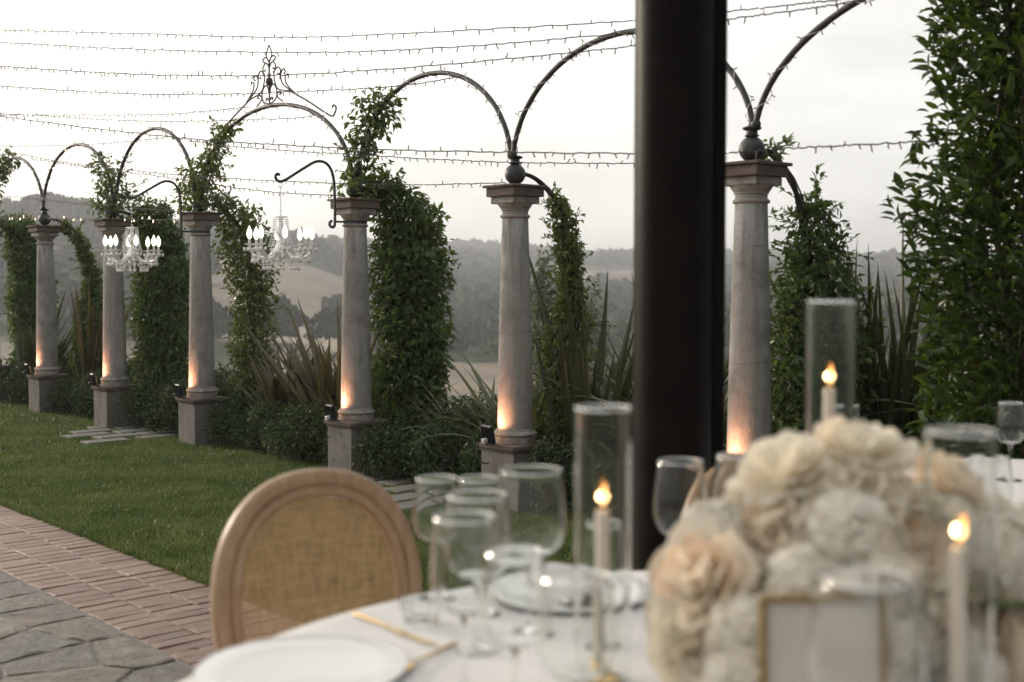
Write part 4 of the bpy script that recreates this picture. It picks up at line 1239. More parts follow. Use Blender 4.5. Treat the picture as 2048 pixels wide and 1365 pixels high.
NR = out * .3 + r.normal(size=(n, 3)) * .35 + np.array([0, 0, .9])
L_ = .076 * (.5 + .75 * r.random(n)); W_ = L_ * (.34 + .12 * r.random(n))
front = (np.sin(an) < .1) & (z > .7) & (z < 3.0) & (f > .9)
idx = np.where(front)[0][:300]
rest = np.setdiff1d(np.arange(n), idx)
V, F = leaves(P[rest], D[rest], NR[rest], L_[rest], W_[rest], True)
o = np_obj('foliage', V, F, LAUREL, t, smooth=True); o['kind'] = 'stuff'
lm = []
for k in range(8):
    v_, f_ = leaves(np.zeros((1, 3)), np.array([[1., 0, 0]]), np.array([[0, 0, 1.]]), np.array([1.]), np.array([.40 + .02 * k]), True)
    lm.append(np_mesh('leaf', v_, f_, LAUREL, True))
Du = unit(D); Yu = unit(np.cross(NR, Du)); Zu = np.cross(Du, Yu)
for k, i in enumerate(idx):
    o = bpy.data.objects.new('leaf', lm[k % 8]); link(o, t)
    M = Matrix(np.column_stack([Du[i], Yu[i], Zu[i]]).tolist()).to_4x4()
    o.matrix_local = Matrix.Translation(P[i].tolist()) @ M @ Matrix.Scale(float(L_[i]), 4)
m = MB(); rr_ = random.Random(9)
for k in range(22):
    a = rr_.uniform(0, 2 * PI); r0 = rr_.uniform(.05, .5)
    pts = [(math.cos(a) * r0 * e, math.sin(a) * r0 * .7 * e, zz_) for e, zz_ in ((.6, 0), (.8, .8), (1.0, 1.7), (.9, 2.5), (1.05, 3.2))]
    pts = [(x + rr_.uniform(-.06, .06), y + rr_.uniform(-.05, .05), z_) for x, y, z_ in pts]
    m.tube(pts, [.014, .012, .009, .006, .003], 6)
    for e in range(9):
        zz_ = rr_.uniform(.3, 3.2); b_ = rr_.uniform(0, 2 * PI)
        m.tube([(math.cos(a) * r0, math.sin(a) * r0 * .7, zz_), (math.cos(a) * r0 + .28 * math.cos(b_), math.sin(a) * r0 * .7 + .2 * math.sin(b_), zz_ + .22)], [.005, .002], 4)
m.build('stem', BARK, t)

# ================================================================== LIGHT STRINGS OVER THE LAWN
STR = [  # survey points along each string, depth at the first and the last point
    ('topmost string of small lights above the arches', [(-120, 54), (60, 62), (300, 68), (560, 75), (850, 65), (1265, 42), (1455, 24), (1660, 2), (1800, -16)], 10.5, 4.6, .7),
    ('second string of small lights from the top', [(-120, 76), (0, 85), (300, 100), (620, 105), (900, 95), (1265, 65), (1455, 39), (1600, 20), (1760, -4)], 10.2, 4.6, .8),
    ('densest string of small lights, brushing the scrollwork finial', [(-120, 124), (0, 133), (250, 148), (500, 152), (760, 140), (1150, 105), (1300, 88)], 9.0, 5.2, 1.3),
    ('string of small lights ending on the arch with a vine clump', [(-120, 160), (0, 172), (240, 187), (420, 189), (640, 182), (800, 172), (925, 153)], 9.5, 7.0, 1.2),
    ('long string of small lights running past both bare balls to the hedge', [(-100, 222), (0, 233), (170, 255), (360, 276), (560, 290), (850, 302), (1265, 308), (1455, 306), (1560, 298), (1700, 291), (1870, 282)], 8.6, 4.35, 1.2),
    ('string of small lights from the chandelier arch down to the bare ball column', [(330, 271), (420, 288), (560, 301), (700, 309), (850, 318), (1020, 325), (1265, 328), (1420, 330)], 9.8, 6.0, 1.0),
    ('faint far string of lights rising to the crowned arch', [(-60, 228), (90, 230), (300, 230), (420, 222), (500, 214)], 13.2, 9.4, .9),
    ('faint far string of lights sagging below the crowned arch', [(-60, 222), (90, 232), (300, 243), (560, 238), (640, 230)], 13.4, 9.2, .9),
    ('faint far string of lights behind the bare far arch', [(-60, 291), (90, 292), (200, 288), (330, 276)], 14, 10.6, .8),
    ('string of lights from far arches to the foot of the bare ball', [(-60, 288), (0, 300), (130, 325), (300, 345), (420, 355), (620, 365), (820, 370), (1012, 366)], 12.8, 7.1, .9),
    ('string of lights dropping to the scroll bracket column', [(60, 318), (200, 338), (310, 352), (520, 382), (690, 392)], 12.5, 8.2, .9),
    ('short string of lights between the far column balls', [(-40, 386), (80, 398), (200, 412), (360, 424)], 13.3, 9.9, 1.0),
    ('low string of glowing lights along the far column tops', [(-20, 432), (90, 437), (230, 438), (360, 441)], 13.4, 9.9, 1.3)]
for si, (label, pts, d0, d1, dn) in enumerate(STR):
    x0, x1 = pts[0][0], pts[-1][0]
    Pw = []
    for (x, y) in pts:
        f = (x - x0) / (x1 - x0); d = 1 / ((1 - f) / d0 + f / d1)
        Pw.append(ray_at(x, y, d))
    if x0 < 0: Pw = [Pw[0] + (Pw[0] - Pw[1]).normalized() * 3.0 + Vector((0, 0, .12))] + Pw
    if x1 > 1600 and pts[-1][1] < 0: Pw = Pw + [Pw[-1] + (Pw[-1] - Pw[-2]).normalized() * 1.5]
    Pp = [Pw[0] * 2 - Pw[1]] + Pw + [Pw[-1] * 2 - Pw[-2]]; C = []
    for k in range(1, len(Pp) - 2):
        p0, p1, p2, p3 = Pp[k - 1:k + 3]
        for e in range(30):
            f = e / 30
            C.append(.5 * ((2 * p1) + (p2 - p0) * f + (2 * p0 - 5 * p1 + 4 * p2 - p3) * f * f + (3 * p1 - p0 - 3 * p2 + p3) * f ** 3))
    C.append(Pw[-1])
    t = thing('light_string', label, 'string lights', C[0], 0, 'strings of small lights over the lawn')
    r = random.Random(300 + si)
    C = [p - C[0] + Vector((0, 0, r.uniform(-.003, .003))) for p in C]
    m = MB(); m.tube(C, .0030, 5); m.build('cable', CABLEM, t)
    m = MB(); lit = MB(); acc = 0; nxt = .03
    for k in range(1, len(C)):
        seg = (C[k] - C[k - 1]).length
        while acc + seg > nxt:
            p = C[k - 1].lerp(C[k], (nxt - acc) / seg)
            dirv = Vector((r.gauss(0, .3), r.gauss(0, .3), -1 if r.random() < .78 else 1)).normalized()
            far = si in (9, 10, 11, 12)
            (lit if r.random() < ((.35 if si == 12 else .12 if si in (2, 11) and x0 < 0 and nxt < 2.5 else .015)) else m).tube([p, p + dirv * r.uniform(.018, .030)], .0031, 5)
            nxt += r.uniform(.05, .105) / dn
        acc += seg
    o = m.build('bulbs', BULBM, t); o['kind'] = 'stuff'
    if lit.v: o = lit.build('glowing_bulbs', WARMLED, t); o['kind'] = 'stuff'

# ================================================================== POST OF THE PAVILION
pp = ray_at(1346, 561, 2.95)
t = thing('steel_post', 'thick dark bronzed steel post standing between the tables', 'post', (pp.x, pp.y, 0))
m = MB(); m.lathe([(.096, .0), (.096, 3.36)], 48); m.build('pipe', POSTM, t)
m = MB(); m.box((.114, .035, 1.68), (.030, .06, 3.36), .003); m.build('side_bar', POSTM, t, False)
m = MB(); m.box((.096, .035, 1.68), (.010, .03, 3.36)); m.build('web', POSTM, t, False)
m = MB(); m.box((0.02, 0, .006), (.30, .26, .012), .003); m.build('base_plate', POSTM, t, False)

# ================================================================== TABLES AND CHAIRS
TZ = .76
def round_table(cx, cy, rad, label, clabel, seed):
    t = thing('round_table', label, 'table', (cx, cy, 0), 0, 'round banquet tables')
    m = MB(); m.lathe([(rad - .03, TZ - .035), (rad - .012, TZ - .03), (rad - .012, TZ - .010), (rad - .02, TZ - .006)], 64); m.build('tabletop', OAK, t)
    for k in range(4):
        a = PI / 4 + k * PI / 2; m = MB()
        m.tube([(math.cos(a) * rad * .62, math.sin(a) * rad * .62, .0), (math.cos(a) * rad * .58, math.sin(a) * rad * .58, TZ - .03)], [.018, .022], 10); m.build('leg', OAK, t)
    n = 192; vs = []; fs = []
    r = random.Random(seed); ph = [r.uniform(0, 6.28) for _ in range(4)]
    prof = [(.02, 0), (.3, 0), (.55, 0), (.8, 0), (.95, 0), (.992, -.0008), (1.004, -.006), (1.008, -.02), (1.012, -.06), (1.02, -.15), (1.03, -.3), (1.04, -.5), (1.045, -.69)]
    for (f, dz) in prof:
        for k in range(n):
            a = 2 * PI * k / n
            w = max(0, -dz) / .69
            fold = (math.sin(a * 17 + ph[0]) + .6 * math.sin(a * 29 + ph[1]) + .4 * math.sin(a * 7 + ph[2])) * .045 * w ** .7
            rr = rad * f + fold
            vs.append((rr * math.cos(a), rr * math.sin(a), TZ + dz + (.0006 * math.sin(a * 9 + f * 20) if f < .9 else 0)))
    for j in range(len(prof) - 1):
        for k in range(n):
            q = (k + 1) % n; fs.append((j * n + k, j * n + q, (j + 1) * n + q, (j + 1) * n + k))
    fs.append(tuple(range(n - 1, -1, -1)))
    m = MB(); m.add(vs, fs)
    c = m.build('tablecloth', CLOTH, None); c.location = (cx, cy, 0)
    tag(c, clabel, 'tablecloth', 'white tablecloths')
T1 = (.38, 1.485); R1 = .88
round_table(*T1, R1, 'round banquet table set for dinner, holding flowers and candles', 'white linen cloth under the flowers and glasses', 1)
T2 = (1.40, 3.05); R2 = .82
round_table(*T2, R2, 'round banquet table beyond the flowers, near the hedge', 'white linen cloth of the table near the hedge', 2)

def supere(a, w, h, e=2.25):
    c, s_ = math.cos(a), math.sin(a)
    return (w * math.copysign(abs(c) ** (2 / e), c), h * math.copysign(abs(s_) ** (2 / e), s_))
def chair(label, x, y, rz):
    t = thing('cane_back_chair', label, 'chair', (x, y, 0), rz, 'oval cane-backed chairs at the tables')
    W, H, ZC = .221, .262, .683
    lean = R(7)
    M = Matrix.Translation((0, 0, ZC)) @ Matrix.Rotation(-lean, 4, 'X')
    prof = [(-.030, -.010), (-.026, -.017), (-.014, -.019), (-.008, -.013), (-.002, -.020), (.010, -.024), (.020, -.020), (.025, -.010), (.025, .014), (.018, .021), (-.022, .021), (-.029, .014)]
    n = 96; vs = []; fs = []
    for k in range(n):
        a = 2 * PI * k / n
        p = supere(a, W - .025, H - .025); q = supere(a + .01, W - .025, H - .025)
        tx, tz = q[0] - p[0], q[1] - p[1]; L = math.hypot(tx, tz); nx, nz_ = tz / L, -tx / L
        for (r_, y_) in prof: vs.append((p[0] + nx * r_, y_, p[1] + nz_ * r_))
    k_ = len(prof)
    for k in range(n):
        for j in range(k_):
            fs.append((k * k_ + j, k * k_ + (j + 1) % k_, ((k + 1) % n) * k_ + (j + 1) % k_, ((k + 1) % n) * k_ + j))
    m = MB(); m.add(vs, fs, M); m.build('back_frame', OAK, t, True, 50)
    vs = [(0, .004, 0)]; fs = []
    for ring in range(1, 9):
        for k in range(n):
            p = supere(2 * PI * k / n, (W - .05) * ring / 8, (H - .05) * ring / 8); vs.append((p[0], .004 - .010 * (1 - (ring / 8) ** 2) * -1, p[1]))
    for k in range(n): fs.append((0, 1 + k, 1 + (k + 1) % n))
    for ring in range(7):
        for k in range(n):
            b = 1 + ring * n; fs.append((b + k, b + (k + 1) % n, b + n + (k + 1) % n, b + n + k))
    m = MB(); m.add(vs, fs); o = m.build('cane_panel', CANE, t); o.matrix_local = M
    for s_ in (-1, 1):
        m = MB(); m.tube([(s_ * .155, .035, .475), (s_ * .185, .05, .44), (s_ * .19, .06, .30), (s_ * .195, .09, .0)], [.019, .021, .018, .012], 10); m.tube([(s_ * .155, .035, .47), (s_ * .16, .022, .52), (s_ * .13, .018, .49)], [.018, .017, .014], 8); m.build('leg', OAK, t)
        m = MB(); m.lathe([(.011, 0), (.013, .02), (.010, .03), (.017, .18), (.022, .36), (.016, .375), (.024, .385), (.024, .44)], 14, Matrix.Translation((s_ * .205, -.40, 0))); m.build('leg', OAK, t)
    vs = []
    def outl(sc_, z): return [(x * sc_, -.19 + (y_) * sc_, z) for x, y_ in [supere(2 * PI * k / 40, .245, .245, 3.2) for k in range(40)]]
    m = MB(); m.v = [tuple(p) for p in outl(1, .395) + outl(1, .445)]
    m.f = [(k, (k + 1) % 40, 40 + (k + 1) % 40, 40 + k) for k in range(40)] + [tuple(range(39, -1, -1)), tuple(range(40, 80))]
    m.build('seat_rail', OAK, t, True, 40)
    m = MB(); rings = [(.97, .446), (1.0, .462), (.97, .482), (.85, .494), (.5, .499)]
    for s_, z in rings: m.v += [tuple(p) for p in outl(s_, z)]
    for j in range(4): m.f += [(j * 40 + k, j * 40 + (k + 1) % 40, j * 40 + 40 + (k + 1) % 40, j * 40 + 40 + k) for k in range(40)]
    m.f += [tuple(160 + k for k in range(40)), tuple(range(39, -1, -1))]
    m.build('seat_cushion', NAPKIN, t)
    return t
chair('limed oak chair with oval cane back standing on the brick strip', -.392, 2.44, R(27))
chair('limed oak chair with oval cane back partly hidden behind the flowers', .595, 2.72, R(-6))

# ---- glassware
def wine_glass(label, x, d, h, rim, mx, foot=.034, zb=None, seg=40):
    t = thing('wine_glass', label, 'wine glass', (x, d, TZ + .0005), 0, 'wine glasses')
    zb = zb or h * .47
    zm = zb + (h - zb) * .38
    th = .0013
    outer = [(.0006, 0), (foot, 0), (foot, .0018), (foot * .6, .0045), (.008, .009), (.0042, .018), (.0036, .04), (.0036, zb - .02), (.005, zb - .008)]
    bowl = []
    for k in range(13):
        f = k / 12; a = f * PI / 2
        if k == 0: continue
        bowl.append((mx * math.sin(a) ** .8, zb + (zm - zb) * (1 - math.cos(a))))
    for k in range(1, 9):
        f = k / 8; bowl.append((mx + (rim - mx) * (f ** 1.6 * .75 + f * .25), zm + (h - zm) * f))
    m = MB()
    prof = outer + bowl + [(rim - th * .5, h + .0007)] + [(max(.0006, r_ - th), z + (.002 if i < 3 else 0)) for i, (r_, z) in list(enumerate(bowl))[::-1]] + [(.0006, zb + .003)]
    # foot and stem, bowl: separate surfaces of one blown glass
    m.lathe(prof, seg, cap=False)
    m.build('bowl_and_stem', GLASS, t)
    m = MB(); m.tube([((rim - th * .5) * math.cos(k * PI / 24), (rim - th * .5) * math.sin(k * PI / 24), h + .0014) for k in range(48)], .0015, 6, closed=True); m.build('rim', RIMG, t)
    return t
def hurricane(label, x, d, h, rad=.040):
    t = thing('glass_cylinder', label, 'candle glass', (x, d, TZ + .0005), 0, 'glass cylinders round the candles')
    th = .0022
    m = MB(); m.lathe([(.0006, 0), (rad - .002, 0), (rad, .002), (rad, h - .0012), (rad - th * .5, h), (rad - th, h - .0012), (rad - th, .006), (.0006, .006)], 56, cap=False)
    m.build('cylinder', GLASS, t)
    m = MB(); m.tube([((rad - th * .5) * math.cos(k * PI / 28), (rad - th * .5) * math.sin(k * PI / 28), h + .0016) for k in range(56)], .0017, 6, closed=True); m.build('rim', RIMG, t)
    return t
def candle(label, x, d, h, rad=.011, fl=.036, lean=0.):
    t = thing('taper_candle', label, 'candle', (x, d, TZ + .0066), 0, 'lit taper candles')
    m = MB(); m.lathe([(.026, 0), (.027, .004), (.016, .008), (.013, .012), (.0135, .028), (.012, .03)], 20); m.build('holder', GOLD, t)
    m = MB(); m.lathe([(rad * .98, .031), (rad, .04), (rad * .93, h * .6), (rad * .86, h - .006), (rad * .78, h - .001), (rad * .5, h - .003), (.001, h - .004)], 20); m.build('wax', WAX, t)
    m = MB(); m.tube([(0, 0, h - .006), (.0004, 0, h + .004), (.001, 0, h + .009)], .0009, 5); m.build('wick', WICK, t)
    M = Matrix.Translation((.0005, 0, h + .004)) @ Matrix.Rotation(lean, 4, 'Y')
    m = MB(); m.lathe([(.0006, 0), (.0036, fl * .10), (.0056, fl * .24), (.0060, fl * .36), (.0050, fl * .54), (.0034, fl * .72), (.0016, fl * .88), (.0003, fl)], 14, M); m.build('flame', FLAME, t)
    l = bpy.data.lights.new('candle_light', 'POINT'); l.energy = .12; l.color = (1, .58, .26); l.shadow_soft_size = .008
    lo = bpy.data.objects.new('candle_light', l); link(lo, t); lo.location = (0, 0, h + fl * .5)
for (lab, x, d, hh, ch, rad, ln) in (('shorter glass cylinder with a low flame beside the wine glasses', .127, 1.68, .390, .242, .040, .05),
                                    ('tallest glass cylinder rising behind the flowers', .520, 1.97, .534, .388, .040, .06),
                                    ('glass cylinder in front of the flower arrangement', .527, 1.41, .391, .250, .040, .18)):
    hurricane(lab, x, d, hh, rad)
    candle('lit cream candle inside the ' + lab, x, d, ch, .0115, .038, ln)
G = [('wine glass standing closest to the edge beside the ribbed votive', -.0655, 1.63, .246, .042, .047),
     ('wine glass between the votive side and the big balloon glass', -.053, 1.83, .240, .046, .053),
     ('big balloon wine glass with the widest bowl', .0304, 1.93, .263, .050, .058),
     ('slim wine glass behind the big balloon glass', -.057, 2.045, .230, .034, .041),
     ('wine glass in the middle of the glass cluster', .004, 1.51, .225, .036, .044),
     ('low wine glass just before the shorter candle cylinder', .075, 1.38, .225, .040, .046),
     ('wine glass standing alone in front of the steel post', .295, 2.10, .252, .040, .048),
     ('wine glass tucked against the cream flowers near the steel post', .405, 2.15, .255, .038, .048),
     ('wine glass beyond the ribbed votive at the table edge', -.135, 2.14, .215, .036, .043),
     ('small wine glass between the balloon glass and the shorter candle cylinder', .145, 1.86, .19, .033, .040),
     ('small wine glass at the foot of the cream flowers', .215, 1.55, .185, .034, .041),
     ('round wine glass in front of the gilt framed card', .358, 1.205, .268, .046, .060)]
for (lab, x, d, h, rim, mx) in G: wine_glass(lab, x, d, h, rim, mx)
wine_glass('wine glass on the table near the hedge, beside a white plate', .985, 2.46, .205, .034, .042, seg=28)
wine_glass('wine glass at the far side of the table near the hedge', .93, 3.34, .22, .034, .042, seg=28)
wine_glass('wine glass in the middle of the table near the hedge', 1.42, 3.42, .22, .034, .042, seg=28)
t = thing('ribbed_votive', 'small ribbed clear glass votive between the gold knife and the wine glasses', 'votive', (-.150, 1.985, TZ + .0005))
m = MB(); m.lathe([(.0006, 0), (.026, 0), (.030, .008), (.034, .024), (.037, .040), (.035, .042), (.031, .024), (.026, .012), (.0006, .010)], 96, cap=False, scallop=(16, .05)); m.build('bowl', GLASS, t)

# ---- plates, napkins, cutlery
def place(label, x, d, rz, rad=.152, nap=True):
    t = thing('charger_plate', 'white china plate ' + label, 'plate', (x, d, TZ + .0005), 0, 'white dinner plates')
    m = MB(); m.lathe([(.0006, .001), (rad * .62, .001), (rad * .66, .002), (rad, .0085), (rad + .001, .0100), (rad - .003, .0110), (rad * .70, .0056), (rad * .64, .0042), (.0006, .0040)], 72, cap=False); m.build('dish', CHINA, t)
    m = MB(); m.tube([((rad - .001) * math.cos(a * PI / 40), (rad - .001) * math.sin(a * PI / 40), .0108) for a in range(80)], .0011, 5, closed=True); m.build('rim', CHINA, t)
    if nap:
        M = Matrix.Translation((x, d, TZ + .0052)) @ Matrix.Rotation(rz, 4, 'Z')
        vs = []; fs = []; nx, ny = 14, 22
        for i in range(nx):
            for j in range(ny):
                a, b = -.045 + .09 * i / (nx - 1), -.11 + .22 * j / (ny - 1)
                vs.append((a + .004 * math.sin(b * 40), b, .012 + .006 * math.cos(a * 60) + .003 * math.sin(b * 50 + a * 30) + max(0, abs(b) - .085) * .5))
        top_n = len(vs)
        vs += [(x_, y_, z_ - .007) for x_, y_, z_ in vs]
        for i in range(nx - 1):
            for j in range(ny - 1):
                q = i * ny + j; fs += [(q, q + ny, q + ny + 1, q + 1), (top_n + q, top_n + q + 1, top_n + q + ny + 1, top_n + q + ny)]
        for i in range(nx - 1):
            for j in (0, ny - 1): q = i * ny + j; fs.append((q, q + ny, top_n + q + ny, top_n + q))
        for j in range(ny - 1):
            for i in (0, nx - 1): q = i * ny + j; fs.append((q, q + 1, top_n + q + 1, top_n + q))
        m = MB(); m.add(vs, fs, M)
        mid = Vector((x, d, TZ)); m.v = [(a - mid.x, b - mid.y, c - mid.z) for a, b, c in m.v]
        o = m.build('napkin', NAPKIN, None); o.location = mid
        tag(o, 'folded napkin on the plate ' + label, 'napkin', 'folded napkins')
place('at the edge of the table before the oval cane chair', -.305, 1.725, R(70), nap=False)
place('beyond the big balloon glass', .105, 2.17, R(15))
place('near the steel post and the hidden cane chair', .60, 2.165, R(-15))
place('on the table near the hedge beside its wine glass', 1.18, 2.62, R(-30))
place('at the far side of the table near the hedge', 1.16, 3.52, R(20))
def knife(label, a, b):
    a = Vector((*a, TZ + .003)); b = Vector((*b, TZ + .003)); L = (b - a).length; rz = math.atan2(b.y - a.y, b.x - a.x)
    t = thing('gold_knife', label, 'knife', a, rz, 'gold cutlery')
    m = MB(); m.tube([(0, 0, .001), (L * .1, 0, .002), (L * .42, 0, .001)], [.0045, .0052, .0036], 10, flat=(1, .55)); m.build('handle', GOLD, t)
    m = MB(); m.add([(L * .42, -.004, 0), (L * .5, -.009, 0), (L * .9, -.009, 0), (L, .004, 0), (L * .9, .005, 0), (L * .42, .004, 0)] + [(L * .42, -.004, .0012), (L * .5, -.009, .001), (L * .9, -.009, .001), (L, .004, .001), (L * .9, .005, .0014), (L * .42, .004, .0014)],
                 [(5, 4, 3, 2, 1, 0), (6, 7, 8, 9, 10, 11)] + [(k, (k + 1) % 6, 6 + (k + 1) % 6, 6 + k) for k in range(6)]); m.build('blade', GOLD, t)
def fork(label, a, b):
    a = Vector((*a, TZ + .003)); b = Vector((*b, TZ + .003)); L = (b - a).length; rz = math.atan2(b.y - a.y, b.x - a.x)
    t = thing('gold_fork', label, 'fork', a, rz, 'gold cutlery')
    m = MB(); m.tube([(0, 0, .002), (L * .12, 0, .003), (L * .5, 0, .004), (L * .7, 0, .006)], [.0045, .0052, .003, .003], 10, flat=(1, .6)); m.build('handle', GOLD, t)
    m = MB()
    m.tube([(L * .69, 0, .006), (L * .74, 0, .004), (L * .80, 0, .002)], [.004, .011, .012], 10, flat=(1, .22))
    for k in range(4): m.tube([(L * .79, -.009 + .006 * k, .002), (L * .9, -.009 + .006 * k, .002), (L, -.0085 + .0057 * k, .006)], [.0018, .0018, .001], 6)
    m.build('tines', GOLD, t)
knife('gold knife lying beside the ribbed votive', (-.268, 2.03), (-.118, 1.85))
fork('gold fork lying near the plate at the table edge', (-.088, 1.86), (-.175, 1.70))
knife('gold knife lying by the plate beyond the balloon glass', (.285, 2.20), (.235, 2.03))
fork('gold fork lying by the plate near the steel post', (.43, 2.32), (.47, 2.26))

# ---- framed card
M = Matrix.Translation((.346, 1.305, TZ)) @ Matrix.Rotation(R(2), 4, 'Z')
t = thing('framed_card', 'blank pale card in a thin gilt frame standing before the flowers', 'card frame', (.346, 1.305, TZ), R(2))
w_, h_ = .143, .222
mt = Matrix.Rotation(R(-5), 4, 'X')
m = MB()
for (cx, cz, a, b) in ((0, h_ - .004, w_, .008), (0, .004, w_, .008), (-w_ / 2 + .004, h_ / 2, .0078, h_ - .0165), (w_ / 2 - .004, h_ / 2, .0078, h_ - .0165)): m.box((cx, 0, cz), (a, .012, b), .0015, mt)
m.build('frame', GOLDF, t, False)
m = MB(); m.box((0, .002, h_ / 2), (w_ - .015, .003, h_ - .015), 0, mt); m.build('card', PAPER, t, False)
m = MB(); m.box((0, 0, 0), (.03, .003, .16), 0, Matrix.Translation((0, .055, .077)) @ Matrix.Rotation(R(22), 4, 'X')); m.build('easel', GOLDF, t, False)

# ---- flower arrangement
fx, fy = .45, 1.61
ft = thing('flower_arrangement', 'large low arrangement of white hydrangeas and cream peach roses on the table', 'flowers', (fx, fy, TZ))
def rose_mesh(seed, rad, mat, openn=1.0):
    r = np.random.default_rng(seed); V = []; F = []
    layers = [(3, .30, 1.12, .08), (3, .55, 1.10, .20), (4, .82, 1.0, .42), (4, 1.04, .82, .85), (5, 1.16, .50, 1.35)]
    for li, (n, rr, hh, op) in enumerate(layers):
        for k in range(n):
            a0 = 2 * PI * k / n + li * .7 + r.normal() * .15
            w = 2 * PI / n * (1.15 + .2 * r.random()); hh_ = hh * (.9 + .2 * r.random()); rr_ = rr * (.9 + .2 * r.random())
            b = len(V); nu, nv = 9, 6
            ru = r.random(4) * 6.28
            for v in range(nv):
                fv = v / (nv - 1)
                for u in range(nu):
                    fu = u / (nu - 1) * 2 - 1
                    tap = (.45 + .55 * math.sin(min(1, fv * 1.4) * PI / 2)) * (1 - .35 * max(0, fv - .7) / .3 * abs(fu))
                    a = a0 + fu * w / 2 * tap
                    rad_ = rr_ * (.20 + .8 * math.sin(fv * PI / 2 * (.85 + .15 * openn))) + op * .28 * fv ** 3 * openn + .10 * math.sin(fu * 2.6 + ru[0]) * fv + .035 * math.sin(fu * 7 + ru[1]) * fv ** 3
                    z = hh_ * (fv - .25 * op * fv ** 3 * openn) - .45 - .10 * fu * fu * fv + .11 * math.sin(fu * 3.2 + ru[2]) * fv * fv
                    V.append((rad_ * math.cos(a), rad_ * math.sin(a), z))
            for v in range(nv - 1):
                for u in range(nu - 1):
                    q = b + v * nu + u; F.append((q, q + 1, q + nu + 1, q + nu))
    return np_mesh('rose_bloom', np.array(V) * rad * .86, np.array(F), mat, True)
def hyd_mesh(seed, rad, mat):
    r = np.random.default_rng(seed); n = 120
    i = np.arange(n) + .5; ph = np.arccos(1 - 1.75 * i / n); th = PI * (1 + 5 ** .5) * i
    d = np.stack([np.cos(th) * np.sin(ph), np.sin(th) * np.sin(ph), np.cos(ph)], -1)
    d = unit(d + r.normal(size=d.shape) * .06)
    V = []; 
    for k in range(n):
        dd_ = Vector(d[k]); a = dd_.orthogonal().normalized(); b = dd_.cross(a); c0 = dd_ * rad * (.84 + .24 * r.random()); s_ = rad * (.29 + .08 * r.random()); rot = r.random() * 6.28
        for q in range(4):
            g_ = rot + q * PI / 2
            e = a * math.cos(g_) + b * math.sin(g_); f_ = dd_.cross(e)
            V += [c0, c0 + (e * .62 - f_ * .52) * s_ + dd_ * s_ * .10, c0 + e * s_ * 1.1 + dd_ * s_ * (.15 * r.normal()), c0 + (e * .62 + f_ * .52) * s_ + dd_ * s_ * .10]
    V = np.array([tuple(v) for v in V])
    core = MB(); core.ball((0, 0, -.02), rad * .78, 16, 10)
    cf = core.f; b0 = len(V)
    q4 = np.array([f for f in cf if len(f) == 4]) + b0; t3 = np.array([f for f in cf if len(f) == 3]) + b0
    return np_mesh('hydrangea_head', np.concatenate([V, np.array(core.v)]), [np.arange(b0).reshape(-1, 4), q4, t3], mat, False)
hm = [hyd_mesh(k, 1.0, HYD) for k in range(3)]
rm = [rose_mesh(10 + k, 1.0, ROSE if k % 2 == 0 else ROSEP, .8 + .15 * k) for k in range(4)]
FL = [(1570, 935, 92, 'r0', 1.60), (1715, 895, 96, 'r2', 1.62), (1690, 985, 100, 'r0', 1.56), (1893, 965, 90, 'r1', 1.72), (1795, 990, 85, 'r2', 1.64),
      (1520, 1040, 100, 'r2', 1.56), (1440, 1085, 85, 'h', 1.58), (1560, 1085, 95, 'r3', 1.52), (1690, 1090, 112, 'h', 1.52), (1605, 1165, 80, 'h', 1.47),
      (1398, 1152, 100, 'r1', 1.50), (1372, 1245, 88, 'r2', 1.50), (1425, 1235, 92, 'r0', 1.50), (1490, 1170, 75, 'h', 1.52), (1800, 1100, 98, 'r3', 1.56), (1770, 1175, 80, 'h', 1.47),
      (1890, 1085, 92, 'h', 1.66), (1985, 1125, 105, 'h', 1.66), (2065, 1190, 100, 'h', 1.64), (1500, 1270, 92, 'h', 1.46), (1410, 1335, 95, 'r0', 1.46), (1480, 1370, 90, 'h', 1.42),
      (1590, 1270, 90, 'h', 1.43), (1690, 1240, 95, 'h', 1.43), (1790, 1290, 90, 'h', 1.45), (1860, 1210, 80, 'r1', 1.56), (1960, 1260, 92, 'r3', 1.60), (2030, 1310, 95, 'r1', 1.58), (1925, 1340, 90, 'h', 1.56),
      (1600, 1390, 95, 'h', 1.42), (1700, 1380, 95, 'h', 1.43), (1350, 1300, 60, 'r2', 1.48), (1640, 1010, 78, 'r2', 1.66), (1805, 1050, 85, 'h', 1.72), (1560, 1120, 90, 'h', 1.7), (1955, 1025, 85, 'r0', 1.76), (2090, 1080, 80, 'h', 1.74)]
r = random.Random(77)
cen = Vector((fx, fy, TZ + .10))
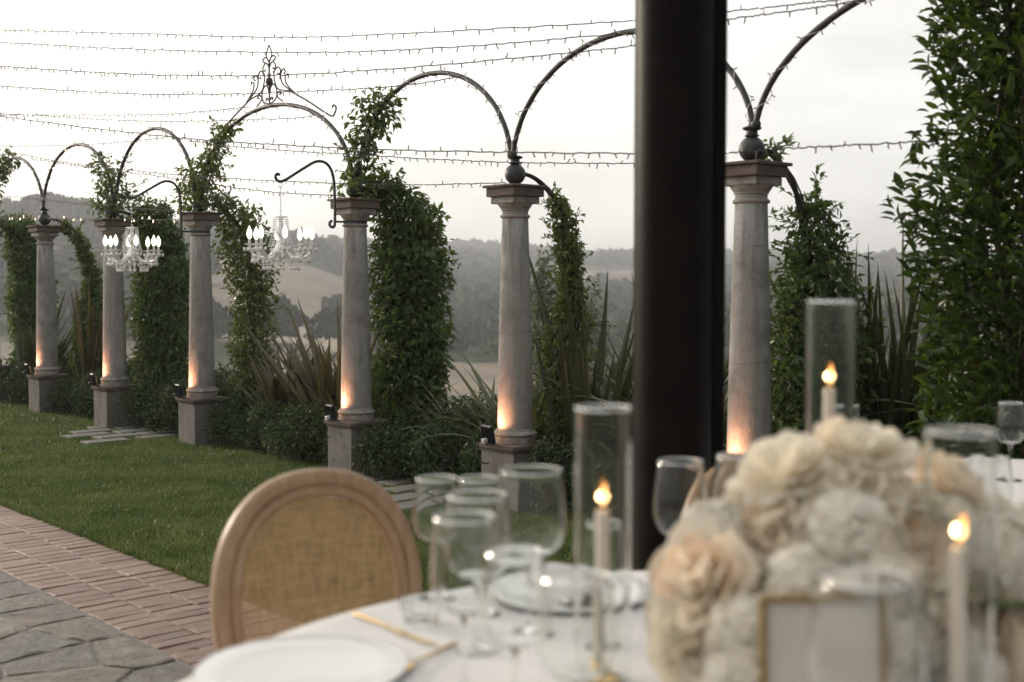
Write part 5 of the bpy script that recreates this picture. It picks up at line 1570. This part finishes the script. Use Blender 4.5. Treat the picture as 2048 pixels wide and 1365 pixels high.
for (x, y, pr, k, d) in FL:
    p = ray_at(x, y, d); rad = pr * d / FPX * .98
    p.z = max(p.z, TZ + rad * .75 + .004)
    o = bpy.data.objects.new('hydrangea_head' if k == 'h' else 'rose_bloom', hm[r.randrange(3)] if k == 'h' else rm[int(k[1])])
    link(o, ft)
    dirv = (p - cen).normalized() + Vector((0, -.25, .15)); 
    q = dirv.to_track_quat('Z', 'Y').to_matrix().to_4x4()
    o.matrix_local = Matrix.Translation(p - Vector((fx, fy, TZ))) @ q @ Matrix.Rotation(r.uniform(0, 6.28), 4, 'Z') @ Matrix.Scale(rad, 4)
m = MB(); m.lathe([(.10, 0), (.115, .01), (.12, .05), (.105, .09), (.09, .10)], 28); m.build('bowl', CHINA, ft)
m = MB()
for (x, y, pr, k, d) in FL:
    p = ray_at(x, y, d) - Vector((fx, fy, TZ)); p.z = max(p.z, .04)
    e = Vector((p.x * .25, p.y * .25, .06))
    m.tube([e, e.lerp(p, .5) + Vector((0, 0, .01)), p], .003, 5)
m.build('flower_stems', SHRUB, ft)
lv = []
for k in range(26):
    a = r.uniform(0, 6.28); lv.append((math.cos(a) * r.uniform(.1, .2), math.sin(a) * r.uniform(.06, .14), r.uniform(.06, .2)))
lv = np.array(lv)
V, F = leaves(lv, lv * np.array([1, 1, .3]) + .01, np.tile([0, 0, 1.], (26, 1)), np.full(26, .07), np.full(26, .032), True)
o = np_obj('leaf_sprays', V, F, SHRUB, ft, True); o['kind'] = 'stuff'

# ---- dry leaf on the bricks
p = on_ground(372, 1308, .006)
V, F = leaves(np.array([[0, 0, .006]]), np.array([[1., .3, .1]]), np.array([[.2, .1, 1.]]), np.array([.05]), np.array([.03]), True)
o = np_obj('fallen_leaf', V, F, simple('dry_leaf', (.16, .085, .03), .7, .3, .3), None, True); o.location = (p.x, p.y, .012)
tag(o, 'curled brown leaf lying on the brick strip', 'leaf')
for k, (x, y) in enumerate(((245, 1031), (360, 985), (130, 930), (300, 905), (415, 1005), (90, 1040))):
    p = on_ground(x, y, 0)
    c2 = o.copy(); col.objects.link(c2); c2.location = (p.x, p.y, .022); c2.rotation_euler = (.2, .1, k * 1.7); c2.scale = (.8, .8, .8)
    tag(c2, 'small dry brown leaf lying on the lawn', 'leaf', 'dry leaves on the lawn')

# ================================================================== AIR
m = MB(); m.box((0, 0, 7), (6200, 6200, 78))
o = m.build('haze', HAZE, None, False); o['kind'] = 'stuff'; o['label'] = 'thin evening haze over the valley'; o['category'] = 'haze'
